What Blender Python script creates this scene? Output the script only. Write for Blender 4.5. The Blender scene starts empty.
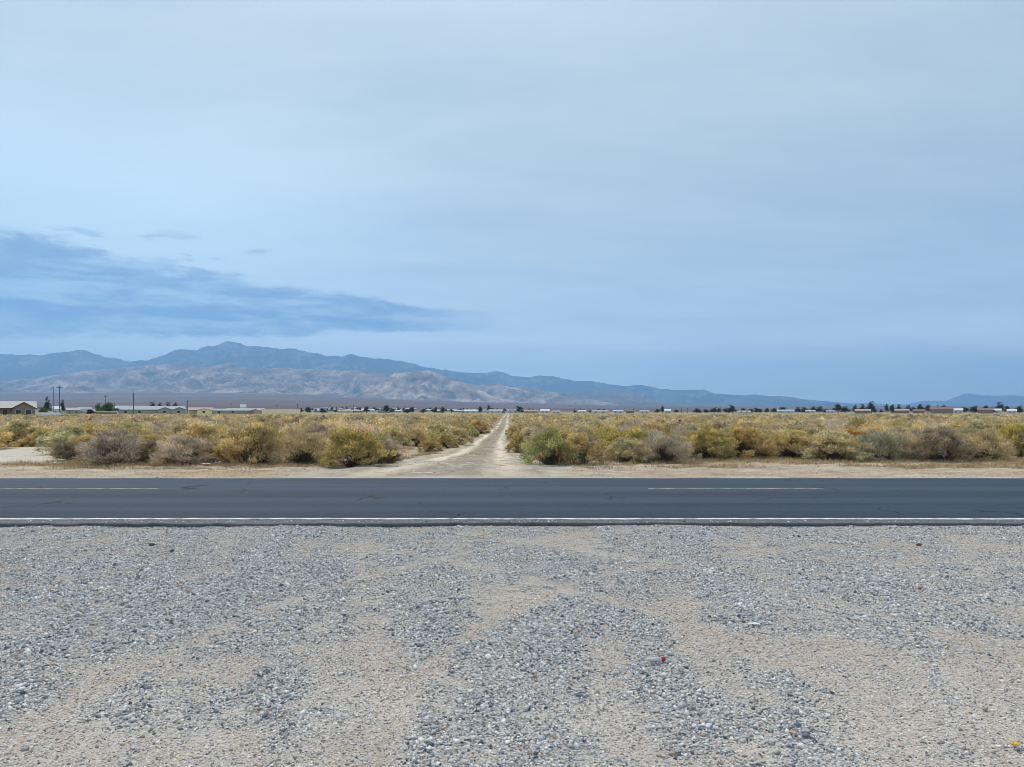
import bpy, math, random
import numpy as np

rng = np.random.default_rng(7)
random.seed(7)
H = 1.5          # eye height, m
F = 740.0        # focal length in picture pixels
CX, HY = 512.0, 412.0
scene = bpy.context.scene
COL = scene.collection


def at(px, d):
    """ground x of picture column px at depth d"""
    return (px - CX) / F * d


def depth(py, z=0.):
    return (H - z) * F / (py - HY)


# ------------------------------------------------------------------ noise
def _hash(ix, iy, seed):
    h = (ix * 374761393 + iy * 668265263 + seed * 1442695041) & 0xFFFFFFFF
    h = ((h ^ (h >> 13)) * 1274126177) & 0xFFFFFFFF
    h = (h ^ (h >> 16)) & 0xFFFFFFFF
    return h


def perlin(x, y, seed=0):
    x = np.asarray(x, np.float64); y = np.asarray(y, np.float64)
    x, y = np.broadcast_arrays(x, y)
    xi = np.floor(x).astype(np.int64); yi = np.floor(y).astype(np.int64)
    xf = x - xi; yf = y - yi
    u = xf ** 3 * (xf * (xf * 6 - 15) + 10); v = yf ** 3 * (yf * (yf * 6 - 15) + 10)

    def g(ax, ay, dx, dy):
        a = _hash(ax, ay, seed).astype(np.float64) / 4294967296.0 * 2 * math.pi
        return np.cos(a) * dx + np.sin(a) * dy
    a = g(xi, yi, xf, yf); b = g(xi + 1, yi, xf - 1, yf)
    c = g(xi, yi + 1, xf, yf - 1); d = g(xi + 1, yi + 1, xf - 1, yf - 1)
    return ((a * (1 - u) + b * u) * (1 - v) + (c * (1 - u) + d * u) * v) * 1.5


def fbm(x, y, seed=0, octs=4, gain=.5):
    s = 0; a = 1; n = 0
    for o in range(octs):
        s = s + a * perlin(x * 2 ** o, y * 2 ** o, seed + o * 17); n += a; a *= gain
    return s / n


def ridged(x, y, seed=0, octs=4, gain=.55):
    s = 0; a = 1; n = 0
    for o in range(octs):
        s = s + a * (1 - np.abs(perlin(x * 2 ** o, y * 2 ** o, seed + o * 31)) * 1.6); n += a; a *= gain
    return np.clip(s / n, 0, 1)


def sstep(a, b, x):
    t = np.clip((x - a) / (b - a), 0, 1)
    return t * t * (3 - 2 * t)


# ------------------------------------------------------------------ mesh helpers
def mesh_np(name, V, Fc, attrs=None, smooth=False):
    """V (n,3); Fc (m,k) all faces of k corners"""
    V = np.asarray(V, np.float32); Fc = np.asarray(Fc, np.int32)
    me = bpy.data.meshes.new(name)
    m, k = Fc.shape
    me.vertices.add(len(V)); me.vertices.foreach_set('co', V.ravel())
    me.loops.add(m * k); me.loops.foreach_set('vertex_index', Fc.ravel())
    me.polygons.add(m)
    me.polygons.foreach_set('loop_start', np.arange(0, m * k, k, dtype=np.int32))
    me.polygons.foreach_set('loop_total', np.full(m, k, np.int32))
    if smooth:
        me.polygons.foreach_set('use_smooth', np.ones(m, bool))
    me.update(calc_edges=True)
    for an, (typ, arr) in (attrs or {}).items():
        at_ = me.attributes.new(an, typ, 'POINT')
        if typ == 'FLOAT':
            at_.data.foreach_set('value', np.asarray(arr, np.float32).ravel())
        else:
            at_.data.foreach_set('color', np.asarray(arr, np.float32).ravel())
    me.validate()
    return me


class MB:
    """small collector of polygons for ONE mesh"""
    def __init__(self): self.v = []; self.f = []

    def poly(self, pts):
        n = len(self.v); self.v += [tuple(p) for p in pts]; self.f.append(tuple(range(n, n + len(pts)))); return self

    def box(self, x0, x1, y0, y1, z0, z1):
        n = len(self.v)
        self.v += [(x0, y0, z0), (x1, y0, z0), (x1, y1, z0), (x0, y1, z0), (x0, y0, z1), (x1, y0, z1), (x1, y1, z1), (x0, y1, z1)]
        for q in ((3, 2, 1, 0), (4, 5, 6, 7), (0, 1, 5, 4), (1, 2, 6, 5), (2, 3, 7, 6), (3, 0, 4, 7)):
            self.f.append(tuple(n + i for i in q))
        return self

    def tube(self, p, q, r0, r1, k=7):
        p = np.array(p, float); q = np.array(q, float); d = q - p; d /= np.linalg.norm(d)
        a = np.cross(d, (0, 0, 1) if abs(d[2]) < .9 else (1, 0, 0)); a /= np.linalg.norm(a); b = np.cross(d, a)
        n = len(self.v)
        for c, r in ((p, r0), (q, r1)):
            for i in range(k):
                t = 2 * math.pi * i / k
                self.v.append(tuple(c + (a * math.cos(t) + b * math.sin(t)) * r))
        for i in range(k):
            j = (i + 1) % k
            self.f.append((n + i, n + j, n + k + j, n + k + i))
        self.f.append(tuple(n + k + i for i in range(k))); self.f.append(tuple(n + i for i in reversed(range(k))))
        return self

    def mesh(self, name, smooth=False):
        me = bpy.data.meshes.new(name); me.from_pydata(self.v, [], self.f)
        if smooth: me.polygons.foreach_set('use_smooth', [True] * len(me.polygons))
        me.update(); return me


def obj(name, me, mat=None, parent=None, loc=(0, 0, 0), rz=0):
    o = bpy.data.objects.new(name, me); COL.objects.link(o)
    if mat is not None and me is not None and not me.materials: me.materials.append(mat)
    o.location = loc; o.rotation_euler = (0, 0, rz)
    if parent is not None: o.parent = parent
    return o


def tag(o, label=None, cat=None, group=None, kind=None):
    if label: o['label'] = label
    if cat: o['category'] = cat
    if group: o['group'] = group
    if kind: o['kind'] = kind
    return o


def thing(name, label, cat, loc=(0, 0, 0), rz=0, group=None):
    return tag(obj(name, None, None, None, loc, rz), label, cat, group)


# ------------------------------------------------------------------ node helpers
class NT:
    def __init__(self, tree): self.t = tree; self.n = tree.nodes; self.l = tree.links

    def new(self, typ, **kw):
        n = self.n.new(typ)
        for k, v in kw.items(): setattr(n, k, v)
        return n

    def setin(self, n, key, v):
        s = n.inputs[key]
        if hasattr(v, 'is_output') or isinstance(v, bpy.types.NodeSocket): self.l.new(v, s)
        elif v is not None:
            if isinstance(v, (tuple, list)) and len(v) == 3 and s.type == 'RGBA': v = (*v, 1)
            s.default_value = v

    def m(self, op, a, b=None, c=None, clamp=False):
        n = self.new('ShaderNodeMath', operation=op, use_clamp=clamp)
        self.setin(n, 0, a)
        if b is not None: self.setin(n, 1, b)
        if c is not None: self.setin(n, 2, c)
        return n.outputs[0]

    def mapr(self, v, a, b, c=0., d=1., smooth=True):
        n = self.new('ShaderNodeMapRange', interpolation_type='SMOOTHSTEP' if smooth else 'LINEAR')
        for i, x in enumerate((v, a, b, c, d)): self.setin(n, i, x)
        return n.outputs[0]

    def mix(self, f, a, b, mode='MIX'):
        n = self.new('ShaderNodeMix', data_type='RGBA', blend_type=mode)
        self.setin(n, 0, f); self.setin(n, 6, a); self.setin(n, 7, b)
        return n.outputs[2]

    def noise(self, vec, scale, detail=4., rough=.55, dist=0.):
        n = self.new('ShaderNodeTexNoise')
        if vec is not None: self.l.new(vec, n.inputs['Vector'])
        n.inputs['Scale'].default_value = scale; n.inputs['Detail'].default_value = detail
        n.inputs['Roughness'].default_value = rough; n.inputs['Distortion'].default_value = dist
        return n.outputs['Fac']

    def vor(self, vec, scale, feature='F1', out='Color'):
        n = self.new('ShaderNodeTexVoronoi', feature=feature)
        self.l.new(vec, n.inputs['Vector']); n.inputs['Scale'].default_value = scale
        return n.outputs[out]

    def ramp(self, f, stops, interp='LINEAR'):
        n = self.new('ShaderNodeValToRGB'); r = n.color_ramp; r.interpolation = interp
        while len(r.elements) < len(stops): r.elements.new(.5)
        for e, (p, c) in zip(r.elements, stops): e.position = p; e.color = (*c, 1) if len(c) == 3 else c
        self.setin(n, 0, f); return n.outputs[0]

    def pos(self):
        return self.new('ShaderNodeTexCoord').outputs['Object']

    def vmul(self, v, s):
        n = self.new('ShaderNodeVectorMath', operation='MULTIPLY'); self.l.new(v, n.inputs[0]); n.inputs[1].default_value = s
        return n.outputs[0]

    def sep(self, v):
        n = self.new('ShaderNodeSeparateXYZ'); self.l.new(v, n.inputs[0]); return n.outputs

    def attr(self, name, out='Color'):
        return self.new('ShaderNodeAttribute', attribute_name=name).outputs[out]


def material(name):
    mt = bpy.data.materials.new(name); mt.use_nodes = True
    nt = NT(mt.node_tree); b = mt.node_tree.nodes['Principled BSDF']
    b.inputs['Specular IOR Level'].default_value = .25
    b.inputs['Roughness'].default_value = .9
    return mt, nt, b


def simple(name, col, rough=.85, var=.25, scale=3., spec=.25):
    mt, nt, b = material(name)
    p = nt.pos(); n = nt.noise(p, scale, 5.)
    c = nt.mix(n, tuple(x * (1 - var) for x in col), tuple(min(1, x * (1 + var)) for x in col))
    nt.setin(b, 'Base Color', c); b.inputs['Roughness'].default_value = rough
    b.inputs['Specular IOR Level'].default_value = spec
    return mt


def bump(nt, b, h, strength=.5, dist=.01):
    n = nt.new('ShaderNodeBump'); n.inputs['Strength'].default_value = strength; n.inputs['Distance'].default_value = dist
    nt.l.new(h, n.inputs['Height']); nt.l.new(n.outputs[0], b.inputs['Normal'])


# ------------------------------------------------------------------ terrain height
TOP = .050
ROAD_N, ROAD_F = depth(523.4, .045), depth(477.8, .05)      # near and far asphalt edge


def side(a):
    return .30 + .70 * (1 - sstep(-.42, .22, a))


def zfar(x, y):
    a = x / np.maximum(np.abs(y), 1.)
    t = np.clip((y - 800.) / 1700., 0, (12000. - 800.) / 1700.)
    return 15. * t ** 1.63 * side(a)


def znear(x, y):
    r = np.hypot(x, y)
    fade = 1 - sstep(150., 400., r)
    z = fbm(x * .5, y * .5, 3, 4) * .03
    lot = 1 - sstep(ROAD_N - .4, ROAD_N + .2, y)
    z = z + lot * (fbm(x * 3.1, y * 3.1, 9, 3) * .010)
    vg = sstep(ROAD_F + .8, ROAD_F + 2., y) * (1 - sstep(24., 26., y))
    z = z + vg * np.abs(fbm(x * .9, y * 2.2, 17, 4)) * .11
    fieldm = sstep(22., 27., y)
    z = z + fieldm * fbm(x * .35, y * .35, 21, 4) * .16
    road = sstep(ROAD_N - .5, ROAD_N - .1, y) * (1 - sstep(ROAD_F + .1, ROAD_F + .9, y))
    lip = np.exp(-((y - ROAD_N + .02) / .22) ** 2) * (.014 + .016 * perlin(x * .8, x * 0 + 3.3, 12) + .008 * perlin(x * 4., x * 0 + 1.3, 13))
    return z * fade * (1 - road * .75) - road * .012 + lip


def zground(x, y):
    x = np.asarray(x, float); y = np.asarray(y, float)
    return znear(x, y) + zfar(x, y)


# ---- masks drawn on the lot (in metres): loose gravel against packed dirt
def lotpt(px, py):
    d = depth(py); return at(px, d), d


GRAV = [  # px, py, rx(m), ry(m), weight
    (525, 690, .30, 1.1, .9), (520, 640, .42, .8, .8), (440, 610, .9, .42, .7), (220, 600, 1.5, .7, .8), (90, 640, .9, .7, .6),
    (130, 590, 1.2, .5, .5), (700, 610, 1.2, .42, .6), (740, 720, .75, .6, .7), (655, 690, .35, .7, .6), (830, 590, 1.6, .4, .5),
    (360, 735, .3, .3, .5), (590, 750, .25, .4, .5), (950, 640, 1.1, .4, .4), (930, 600, 1.8, .5, .35), (60, 560, 2.0, .5, .4),
    (330, 560, 1.7, .5, .45), (600, 575, 1.6, .4, .5), (210, 700, .6, .5, .3), (1000, 750, .3, .3, .4), (30, 690, .4, .5, .4)]
DIRT = [
    (612, 665, .12, .5, 1.0), (632, 728, .17, .4, 1.1), (520, 597, .45, .22, .9), (480, 610, .3, .12, .8), (295, 600, .32, .4, .8),
    (400, 690, .35, .5, .8), (390, 750, .5, .35, .9), (270, 660, .7, .4, .6), (880, 655, .9, .45, .9), (900, 735, .7, .5, .8),
    (960, 700, .6, .4, .7), (560, 700, .14, .4, .6), (190, 750, .8, .3, .8), (60, 740, .5, .25, .6), (750, 545, 3.2, .5, .5),
    (560, 540, 2.5, .4, .35), (960, 560, 1.8, .4, .5), (230, 545, 2.6, .3, .5), (60, 530, 1.5, .2, .5), (500, 655, .1, .2, .3)]


def gravel_mask(x, y):
    m = fbm(x * .55, y * .55, 41, 4) * .45 + fbm(x * 2.0, y * 2.0, 44, 4) * .6 + fbm(x * 7., y * 7., 47, 3) * .5
    q_ = x / np.maximum(y, 1.)
    m = m + fbm(q_ * 9. + x * .6, y * .28, 49, 4) * .65 + .13 + .16 * sstep(5.5, 8., y)
    wx = x + fbm(x * 1.7, y * 1.7, 51, 3) * .28; wy = y + fbm(x * 1.7, y * 1.7, 57, 3) * .28
    for sgn, lst in ((1, GRAV), (-1, DIRT)):
        for (px, py, rx, ry, w) in lst:
            cx, cy = lotpt(px, py)
            m = m + (w * .36 if sgn > 0 else -w * .42) * np.exp(-(((wx - cx) / rx) ** 2 + ((wy - cy) / ry) ** 2))
    # tyre arcs
    for (r, ccx, ccy, w) in ((5.2, 4.6, 3.2, .09), (6.9, 4.6, 3.2, .09), (9.0, -6.5, .6, .08), (10.4, -6.5, .6, .08)):
        q = np.abs(np.hypot(x - ccx, y - ccy) - r)
        m = m - .5 * np.exp(-(q / w) ** 2)
    return m


TRK_Y = np.array([16., 19., 21., 22.5, 25., 28., 34., 43., 68., 110., 150., 300., 600., 1500.])
TRK_C = np.array([-1.9, -1.6, -1.4, -1.3, -1.2, -1.14, -1.12, -1.10, -1.0, -1.2, -1.6, -2.2, -3.4, -7.])
TRK_W = np.array([3.6, 3.1, 2.5, 2.15, 1.75, 1.45, 1.2, 1.05, .98, 1.1, 1.2, 1.3, 1.4, 1.5])   # half width


def track(y): return np.interp(y, TRK_Y, TRK_C), np.interp(y, TRK_Y, TRK_W)


def bare(x, y):
    """bare sand, left"""
    d0, d1 = depth(462.5), depth(447.)
    a = x / y * F + CX
    return sstep(-60, -20, a) * (1 - sstep(52, 66, a)) * sstep(d0 - .5, d0 + .5, y) * (1 - sstep(d1 - 2, d1, y))


def verge_colour(X, Y):
    # far verge: pale gravel shoulder, sand, straw
    fbv = fbm(X * .6, Y * 1.6, 81, 4)
    sh = (1 - sstep(ROAD_F + .2, ROAD_F + .9, Y + fbv * .9))[..., None]
    verge = np.array([.45, .36, .255]) * (1 + .30 * fbm(X * .35, Y * 1.1, 83, 4)[..., None])
    straw = sstep(-.02, .28, fbm(X * .22, Y * 1.0, 87, 4))[..., None]
    verge = verge * (1 - straw * .7) + np.array([.38, .245, .125]) * straw * .7
    verge = verge * (1 - sh) + np.array([.47, .455, .43]) * sh
    tc, tw = track(np.maximum(Y, 16))
    onap = (1 - sstep(.6, 1.3, np.abs(X - tc) / (tw + .6 * (Y < 26)) + .5 * fbm(X * .9, Y * .6, 84, 3)))[..., None]
    verge = verge * (1 - onap) + np.array([.44, .385, .31]) * onap
    fieldc = np.array([.46, .385, .27]) * (1 + .2 * fbm(X * .3, Y * .3, 89, 3)[..., None])
    fk = sstep(90., 220., Y)[..., None]
    fd = (sstep(36., 50., Y) * sstep(-.45, .05, fbm(X * .12, Y * .12, 93, 3)))[..., None]
    fieldc = fieldc * (1 - .75 * fd) + np.array([.23, .175, .115]) * .75 * fd  # soil colour darkened in patches, painted shade for the gaps between shrubs
    fieldc = fieldc * (1 - fk) + np.array([.33, .275, .17]) * (1 + .5 * fbm(X * .06, Y * .03, 90, 3)[..., None]) * fk
    fl = sstep(22.5, 25., Y)[..., None]
    verge = verge * (1 - fl) + fieldc * fl
    cl_ = fbm(X * 1.3, Y * 3.2, 86, 4)[..., None]
    verge = verge * (1 + .55 * cl_ * (1 - fk))
    br = bare(X, np.maximum(Y, 1))[..., None]
    verge = verge * (1 - br) + np.array([.56, .50, .41]) * br
    return verge


# ------------------------------------------------------------------ ground sheet
def lines(segs):
    out = []
    for a, b, st in segs: out.append(np.arange(a, b, st))
    return np.concatenate(out)


def grow(a, b, s, g):
    v = [a]
    while v[-1] < b: v.append(v[-1] + s); s *= g
    v[-1] = b
    return np.array(v)


xpos = np.concatenate([lines([(0, 9., .05), (9., 24., .2)]), grow(24., 40000., .5, 1.12)])
xs = np.concatenate([-xpos[:0:-1], xpos])
ys = np.concatenate([-grow(2., 2000., 1., 1.4)[::-1], lines([(0, 2., .3), (2., ROAD_N + .3, .05), (ROAD_N + .3, 17., .3), (17., 28., .1), (28., 60., .4)]), grow(60., 42000., .8, 1.06)])
ys = np.unique(ys)
X, Y = np.meshgrid(xs, ys)
Z = zground(X, Y)
n_x, n_y = len(xs), len(ys)

gm = gravel_mask(X, Y)
lot = 1 - sstep(ROAD_N - .3, ROAD_N + .3, Y)
gfac = sstep(-.6, .6, gm) * .85
dirt_c = np.array([.48, .38, .30]); sandy_c = np.array([.53, .455, .39]); grav_c = np.array([.43, .42, .42])
warm = sstep(-.2, .5, fbm(X * .7, Y * .7, 71, 3))[..., None]
tint = dirt_c * (1 - warm) + sandy_c * warm
tint = tint * (1 - gfac[..., None]) + grav_c * gfac[..., None]
verge = verge_colour(X, Y)
tint = tint * lot[..., None] + verge * (1 - lot[..., None])
far = sstep(700., 2500., Y)[..., None]
plain = np.array([.125, .085, .075]) * (1 + .5 * fbm(X / 900., Y / 500., 91, 4)[..., None])
pale = sstep(.12, .35, fbm(X / 2600., Y / 420., 95, 4))[..., None] * sstep(3500, 6000, Y)[..., None]  # sunlit streaks of the far plain, put into its colour
plain = plain * (1 - .55 * pale) + np.array([.30, .245, .22]) * .55 * pale
tint = tint * (1 - far) + plain * far
V = np.stack([X, Y, Z], -1).reshape(-1, 3)
idx = np.arange(n_x * n_y).reshape(n_y, n_x)
Fq = np.stack([idx[:-1, :-1], idx[:-1, 1:], idx[1:, 1:], idx[1:, :-1]], -1).reshape(-1, 4)
tint4 = np.concatenate([tint.reshape(-1, 3), np.ones((n_x * n_y, 1))], 1)
gme = mesh_np('ground', V, Fq, {'tint': ('FLOAT_COLOR', tint4), 'lot': ('FLOAT', lot.ravel()), 'gravel': ('FLOAT', (gfac * lot).ravel())}, True)

mt, nt, b = material('earth_and_gravel')
p = nt.pos()
nearm = nt.m('SUBTRACT', 1., nt.mapr(nt.sep(p)[1], 25., 90.))
lotA = nt.attr('lot', 'Fac'); grA = nt.attr('gravel', 'Fac')
n1 = nt.noise(p, 2.2, 6., .6); n2 = nt.noise(p, 38., 4., .7)
c = nt.mix(1., nt.attr('tint'), nt.mix(n1, (.78, .77, .77), (1.22, 1.22, 1.21)), 'MULTIPLY')
c = nt.mix(1., c, nt.mix(n2, (.62, .62, .63), (1.36, 1.36, 1.36)), 'MULTIPLY')
pv = nt.sep(nt.vor(p, 95.))
peb = nt.ramp(pv[0], [(0, (.16, .17, .19)), (.2, (.33, .32, .31)), (.55, (.45, .42, .38)), (.8, (.55, .53, .50)), (.93, (.75, .73, .70)), (1, (.36, .24, .17))])
pmask = nt.m('MULTIPLY', nt.m('GREATER_THAN', pv[1], .42), nt.m('MULTIPLY', lotA, .75))
c = nt.mix(pmask, c, peb)
far_peb = nt.sep(nt.vor(p, 30.))
fm = nt.m('MULTIPLY', nt.m('MULTIPLY', nt.m('GREATER_THAN', far_peb[1], .8), nearm), nt.m('SUBTRACT', 1., lotA))
c = nt.mix(nt.m('MULTIPLY', fm, .6), c, nt.ramp(far_peb[0], [(0, (.2, .17, .14)), (.5, (.42, .38, .33)), (1, (.66, .62, .56))]))
nt.setin(b, 'Base Color', c); b.inputs['Roughness'].default_value = .95; b.inputs['Specular IOR Level'].default_value = .15
vd = nt.vor(p, 95., out='Distance')
hh = nt.m('ADD', nt.m('MULTIPLY', nt.m('SUBTRACT', 1., vd), nt.m('MULTIPLY', lotA, .5)), nt.m('MULTIPLY', n2, .8))
bump(nt, b, hh, .7, .012)
tag(obj('ground', gme, mt), kind='structure')

# ------------------------------------------------------------------ loose gravel stones
N = 1150000
uy = rng.random(N); y0, y1 = 2.5, ROAD_N + .05
gy = y0 + (y1 - y0) * uy
hw = .72 * gy + 1.4
gx = (rng.random(N) * 2 - 1) * (.72 * y1 + 1.4)
k = np.abs(gx) < hw; gx, gy = gx[k], gy[k]
m = gravel_mask(gx, gy)
prob = .58 + .42 * sstep(-.5, .6, m)
k = rng.random(len(gx)) < prob
gx, gy, m = gx[k], gy[k], m[k]
# sparse stones on the far shoulder and the mouth of the track
n2_ = 26000
vy = ROAD_F + .2 + 5.5 * rng.random(n2_) ** 1.6; vx = (rng.random(n2_) * 2 - 1) * (.72 * vy + 1.5)
n_near = len(gx)
gx = np.concatenate([gx, vx]); gy = np.concatenate([gy, vy]); m = np.concatenate([m, -.05 + .25 * fbm(vx, vy, 45, 3)])
n3_ = 1600       # crumbs along the broken asphalt edge
vx = (rng.random(n3_) * 2 - 1) * 9.; vy = ROAD_N + .02 + rng.normal(0, .09, n3_) + .10 * perlin(vx * 1.3, vx * 0 + 8., 14)
gx = np.concatenate([gx, vx]); gy = np.concatenate([gy, vy]); m = np.concatenate([m, np.full(n3_, .1)])
n = len(gx)
rad = np.clip(rng.lognormal(math.log(.0046), .44, n), .0026, .018) * (.72 + .40 * sstep(-.2, .45, m))
rad[n_near:] *= 1.9
big = rng.random(n) < .003; rad[big] *= 1.7
base = np.array([(1, 0, 0), (0, 1, 0), (-1, 0, 0), (0, -1, 0), (0, 0, 1), (0, 0, -1), ], float)
Vg = base[None] * rad[:, None, None] * np.array([1.15, 1., .72])
Vg = Vg * (.50 + 1.0 * rng.random((n, 6, 1))) + (rng.random((n, 6, 3)) - .5) * rad[:, None, None] * .75
ang = rng.random(n) * 6.283; tl = rng.normal(0, .45, n)
ca, sa = np.cos(ang)[:, None], np.sin(ang)[:, None]; ct, st = np.cos(tl)[:, None], np.sin(tl)[:, None]
x_, y_, z_ = Vg[..., 0], Vg[..., 1], Vg[..., 2]
y_, z_ = y_ * ct - z_ * st, y_ * st + z_ * ct
x_, y_ = x_ * ca - y_ * sa, x_ * sa + y_ * ca
gz = zground(gx, gy)
gz = np.where((gy > ROAD_N + .06) & (gy < ROAD_F - .1), TOP, gz)
Vg = np.stack([x_ + gx[:, None], y_ + gy[:, None], z_ + (gz + rad * (.16 + .14 * sstep(-.2, .4, m)))[:, None]], -1).reshape(-1, 3)
tri = np.array([(0, 1, 4), (1, 2, 4), (2, 3, 4), (3, 0, 4), (1, 0, 5), (2, 1, 5), (3, 2, 5), (0, 3, 5)])
Fg = (tri[None] + (np.arange(n) * 6)[:, None, None]).reshape(-1, 3)
sme = mesh_np('gravel', Vg, Fg, {'loose': ('FLOAT', np.repeat(sstep(-.55, .55, m), 6))})
mt, nt, b = material('crushed_stone')
geo = nt.new('ShaderNodeNewGeometry')
rp = geo.outputs['Random Per Island']
stops_g = [(0, (.07, .085, .11)), (.15, (.18, .205, .24)), (.30, (.36, .375, .40)), (.54, (.49, .495, .505)), (.76, (.65, .645, .635)), (.92, (.82, .81, .79)), (.96, (.47, .39, .29)), (1, (.36, .25, .18))]
stops_d = [(0, (.14, .135, .14)), (.14, (.28, .265, .25)), (.36, (.44, .395, .355)), (.62, (.54, .485, .435)), (.80, (.65, .60, .555)), (.92, (.74, .72, .68)), (.955, (.42, .33, .23)), (1, (.36, .24, .16))]
c = nt.mix(nt.attr('loose', 'Fac'), nt.ramp(rp, stops_d), nt.ramp(rp, stops_g))
c = nt.mix(1., c, (1.10, 1.07, 1.05), 'MULTIPLY')
c = nt.mix(1., c, nt.mix(nt.noise(nt.pos(), 150., 3.), (.8, .8, .8), (1.2, 1.2, 1.2)), 'MULTIPLY')
nt.setin(b, 'Base Color', c); b.inputs['Roughness'].default_value = .85
tag(obj('gravel', sme, mt), label='loose crushed blue grey gravel scattered over the dirt lot', cat='gravel', kind='stuff')

# ------------------------------------------------------------------ road
rx = np.concatenate([-grow(12., 4000., .4, 1.1)[::-1], np.arange(-12 + .06, 12, .06), grow(12., 4000., .4, 1.1)])
edge_n = ROAD_N + fbm(rx * .35, rx * 0 + 2.2, 5, 3) * .12 + fbm(rx * 3., rx * 0, 6, 4) * .09 - .06 * np.exp(-((rx + .2) / 1.6) ** 2) * -1
edge_f = ROAD_F + fbm(rx * .4, rx * 0, 7, 4) * .10
rows_ = [(edge_n + .10, -.06), (edge_n, TOP - .014), (edge_n + .03, TOP), (np.full_like(rx, (ROAD_N + ROAD_F) / 2), TOP + .02), (edge_f - .05, TOP - .005), (edge_f, -.03)]
V = np.concatenate([np.stack([rx, yy, np.full_like(rx, zz) + (fbm(rx * 2.5, rx * 0 + 9, 8, 2) * .006 if i < 3 else 0)], -1) for i, (yy, zz) in enumerate(rows_)])
idx = np.arange(len(V)).reshape(len(rows_), -1)
Fq = np.stack([idx[:-1, :-1], idx[:-1, 1:], idx[1:, 1:], idx[1:, :-1]], -1).reshape(-1, 4)
mt, nt, b = material('asphalt')
p = nt.pos(); X_, Y_, Z_ = nt.sep(p)[:3]
sp = nt.noise(p, 170., 3., .8); lg = nt.noise(nt.vmul(p, (.05, 1.1, 1)), 1.3, 5., .6); mott = nt.noise(p, 6., 5., .65)
c = nt.mix(sp, (.018, .030, .051), (.048, .074, .113))
c = nt.mix(1., c, nt.mix(lg, (.42, .42, .44), (1.58, 1.58, 1.56)), 'MULTIPLY')
c = nt.mix(1., c, nt.mix(mott, (.8, .8, .8), (1.2, 1.2, 1.2)), 'MULTIPLY')
bd = nt.m('ABSOLUTE', nt.m('SUBTRACT', Y_, 12.05))
bd2 = nt.m('ABSOLUTE', nt.m('SUBTRACT', Y_, 13.75))
oil = nt.m('ABSOLUTE', nt.m('SUBTRACT', Y_, 12.9))
wp = nt.m('ADD', nt.mapr(bd, .55, .1), nt.mapr(bd2, .55, .1))
c = nt.mix(nt.m('MULTIPLY', wp, .50), c, (.056, .080, .116))
c = nt.mix(nt.m('MULTIPLY', nt.mapr(oil, .5, .1), .35), c, (.030, .036, .046))
# grey gravelly shoulder outside the white line
shd = nt.mapr(Y_, ROAD_N + .50, ROAD_N + .40)
c = nt.mix(nt.m('MULTIPLY', shd, nt.mapr(nt.noise(p, 14., 4.), .25, .6, .55, 1.)), c, nt.mix(sp, (.085, .09, .097), (.22, .225, .235)))
# cracks
wv = nt.new('ShaderNodeVectorMath', operation='ADD'); nt.l.new(nt.vmul(p, (.55, .42, 0)), wv.inputs[0])
nz = nt.new('ShaderNodeTexNoise'); nt.l.new(p, nz.inputs['Vector']); nz.inputs['Scale'].default_value = 1.6; nz.inputs['Detail'].default_value = 5
nt.l.new(nt.vmul(nz.outputs['Color'], (.55, .55, 0)), wv.inputs[1])
cr = nt.vor(wv.outputs[0], 1.0, 'DISTANCE_TO_EDGE', 'Distance')
crm = nt.m('MULTIPLY', nt.mapr(cr, .016, .004), nt.mapr(nt.noise(p, .45, 2.), .52, .61))
c = nt.mix(crm, c, (.012, .012, .014))
nt.setin(b, 'Base Color', c); b.inputs['Roughness'].default_value = .8; b.inputs['Specular IOR Level'].default_value = .22
bump(nt, b, sp, .5, .006)
tag(obj('road', mesh_np('road', V, Fq, None, False), mt), kind='structure')


def stripe(name, yc, x0, x1, w, mat, step=.08, zof=.005, seed=1):
    sx = np.arange(x0, x1 + step, step)
    cy = yc + fbm(sx * .22, sx * 0, seed, 2) * .05 + fbm(sx * 2.5, sx * 0 + 4, seed, 2) * .008
    ev = .006
    a = cy - w / 2 + rng.normal(0, ev, len(sx)); bb = cy + w / 2 + rng.normal(0, ev, len(sx))

    def zr(y):
        t = (y - ROAD_N - .03) / ((ROAD_N + ROAD_F) / 2 - ROAD_N - .03)
        t2 = (y - (ROAD_N + ROAD_F) / 2) / ((ROAD_F - .05) - (ROAD_N + ROAD_F) / 2)
        return np.where(t < 1, TOP + .02 * t, TOP + .02 - .025 * t2) + zof
    V = np.concatenate([np.stack([sx, a, zr(a)], -1), np.stack([sx, bb, zr(bb)], -1)])
    k = len(sx); i = np.arange(k - 1)
    return tag(obj(name, mesh_np(name, V, np.stack([i, i + 1, i + 1 + k, i + k], -1)), mat), kind='structure')


def paint(name, colr, lo, hi):
    mt, nt, b = material(name)
    p = nt.pos(); w = nt.m('ADD', nt.m('MULTIPLY', nt.noise(p, 5., 5., .7), .6), nt.m('MULTIPLY', nt.noise(p, 70., 3., .8), .4))
    nt.setin(b, 'Base Color', nt.mix(nt.mapr(w, lo, hi), (.10, .11, .13), colr)); b.inputs['Roughness'].default_value = .7
    return mt


white_p = paint('worn_white_road_paint', (.74, .74, .73), .36, .55)
yellow_p = paint('worn_yellow_road_paint', (.52, .48, .38), .40, .68)
stripe('edge_line', depth(518.3, .062), -60, 60, .11, white_p, seed=11)
dl = depth(487.8, .08)
for x0p, x1p in ((-338, -163 + 318), (648, 823), (1315, 1490), (-831, -656)):
    stripe('centre_dash', dl, at(max(x0p, -170) if x0p == -338 else x0p, dl), at(x1p, dl), .11, yellow_p, seed=13)

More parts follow.
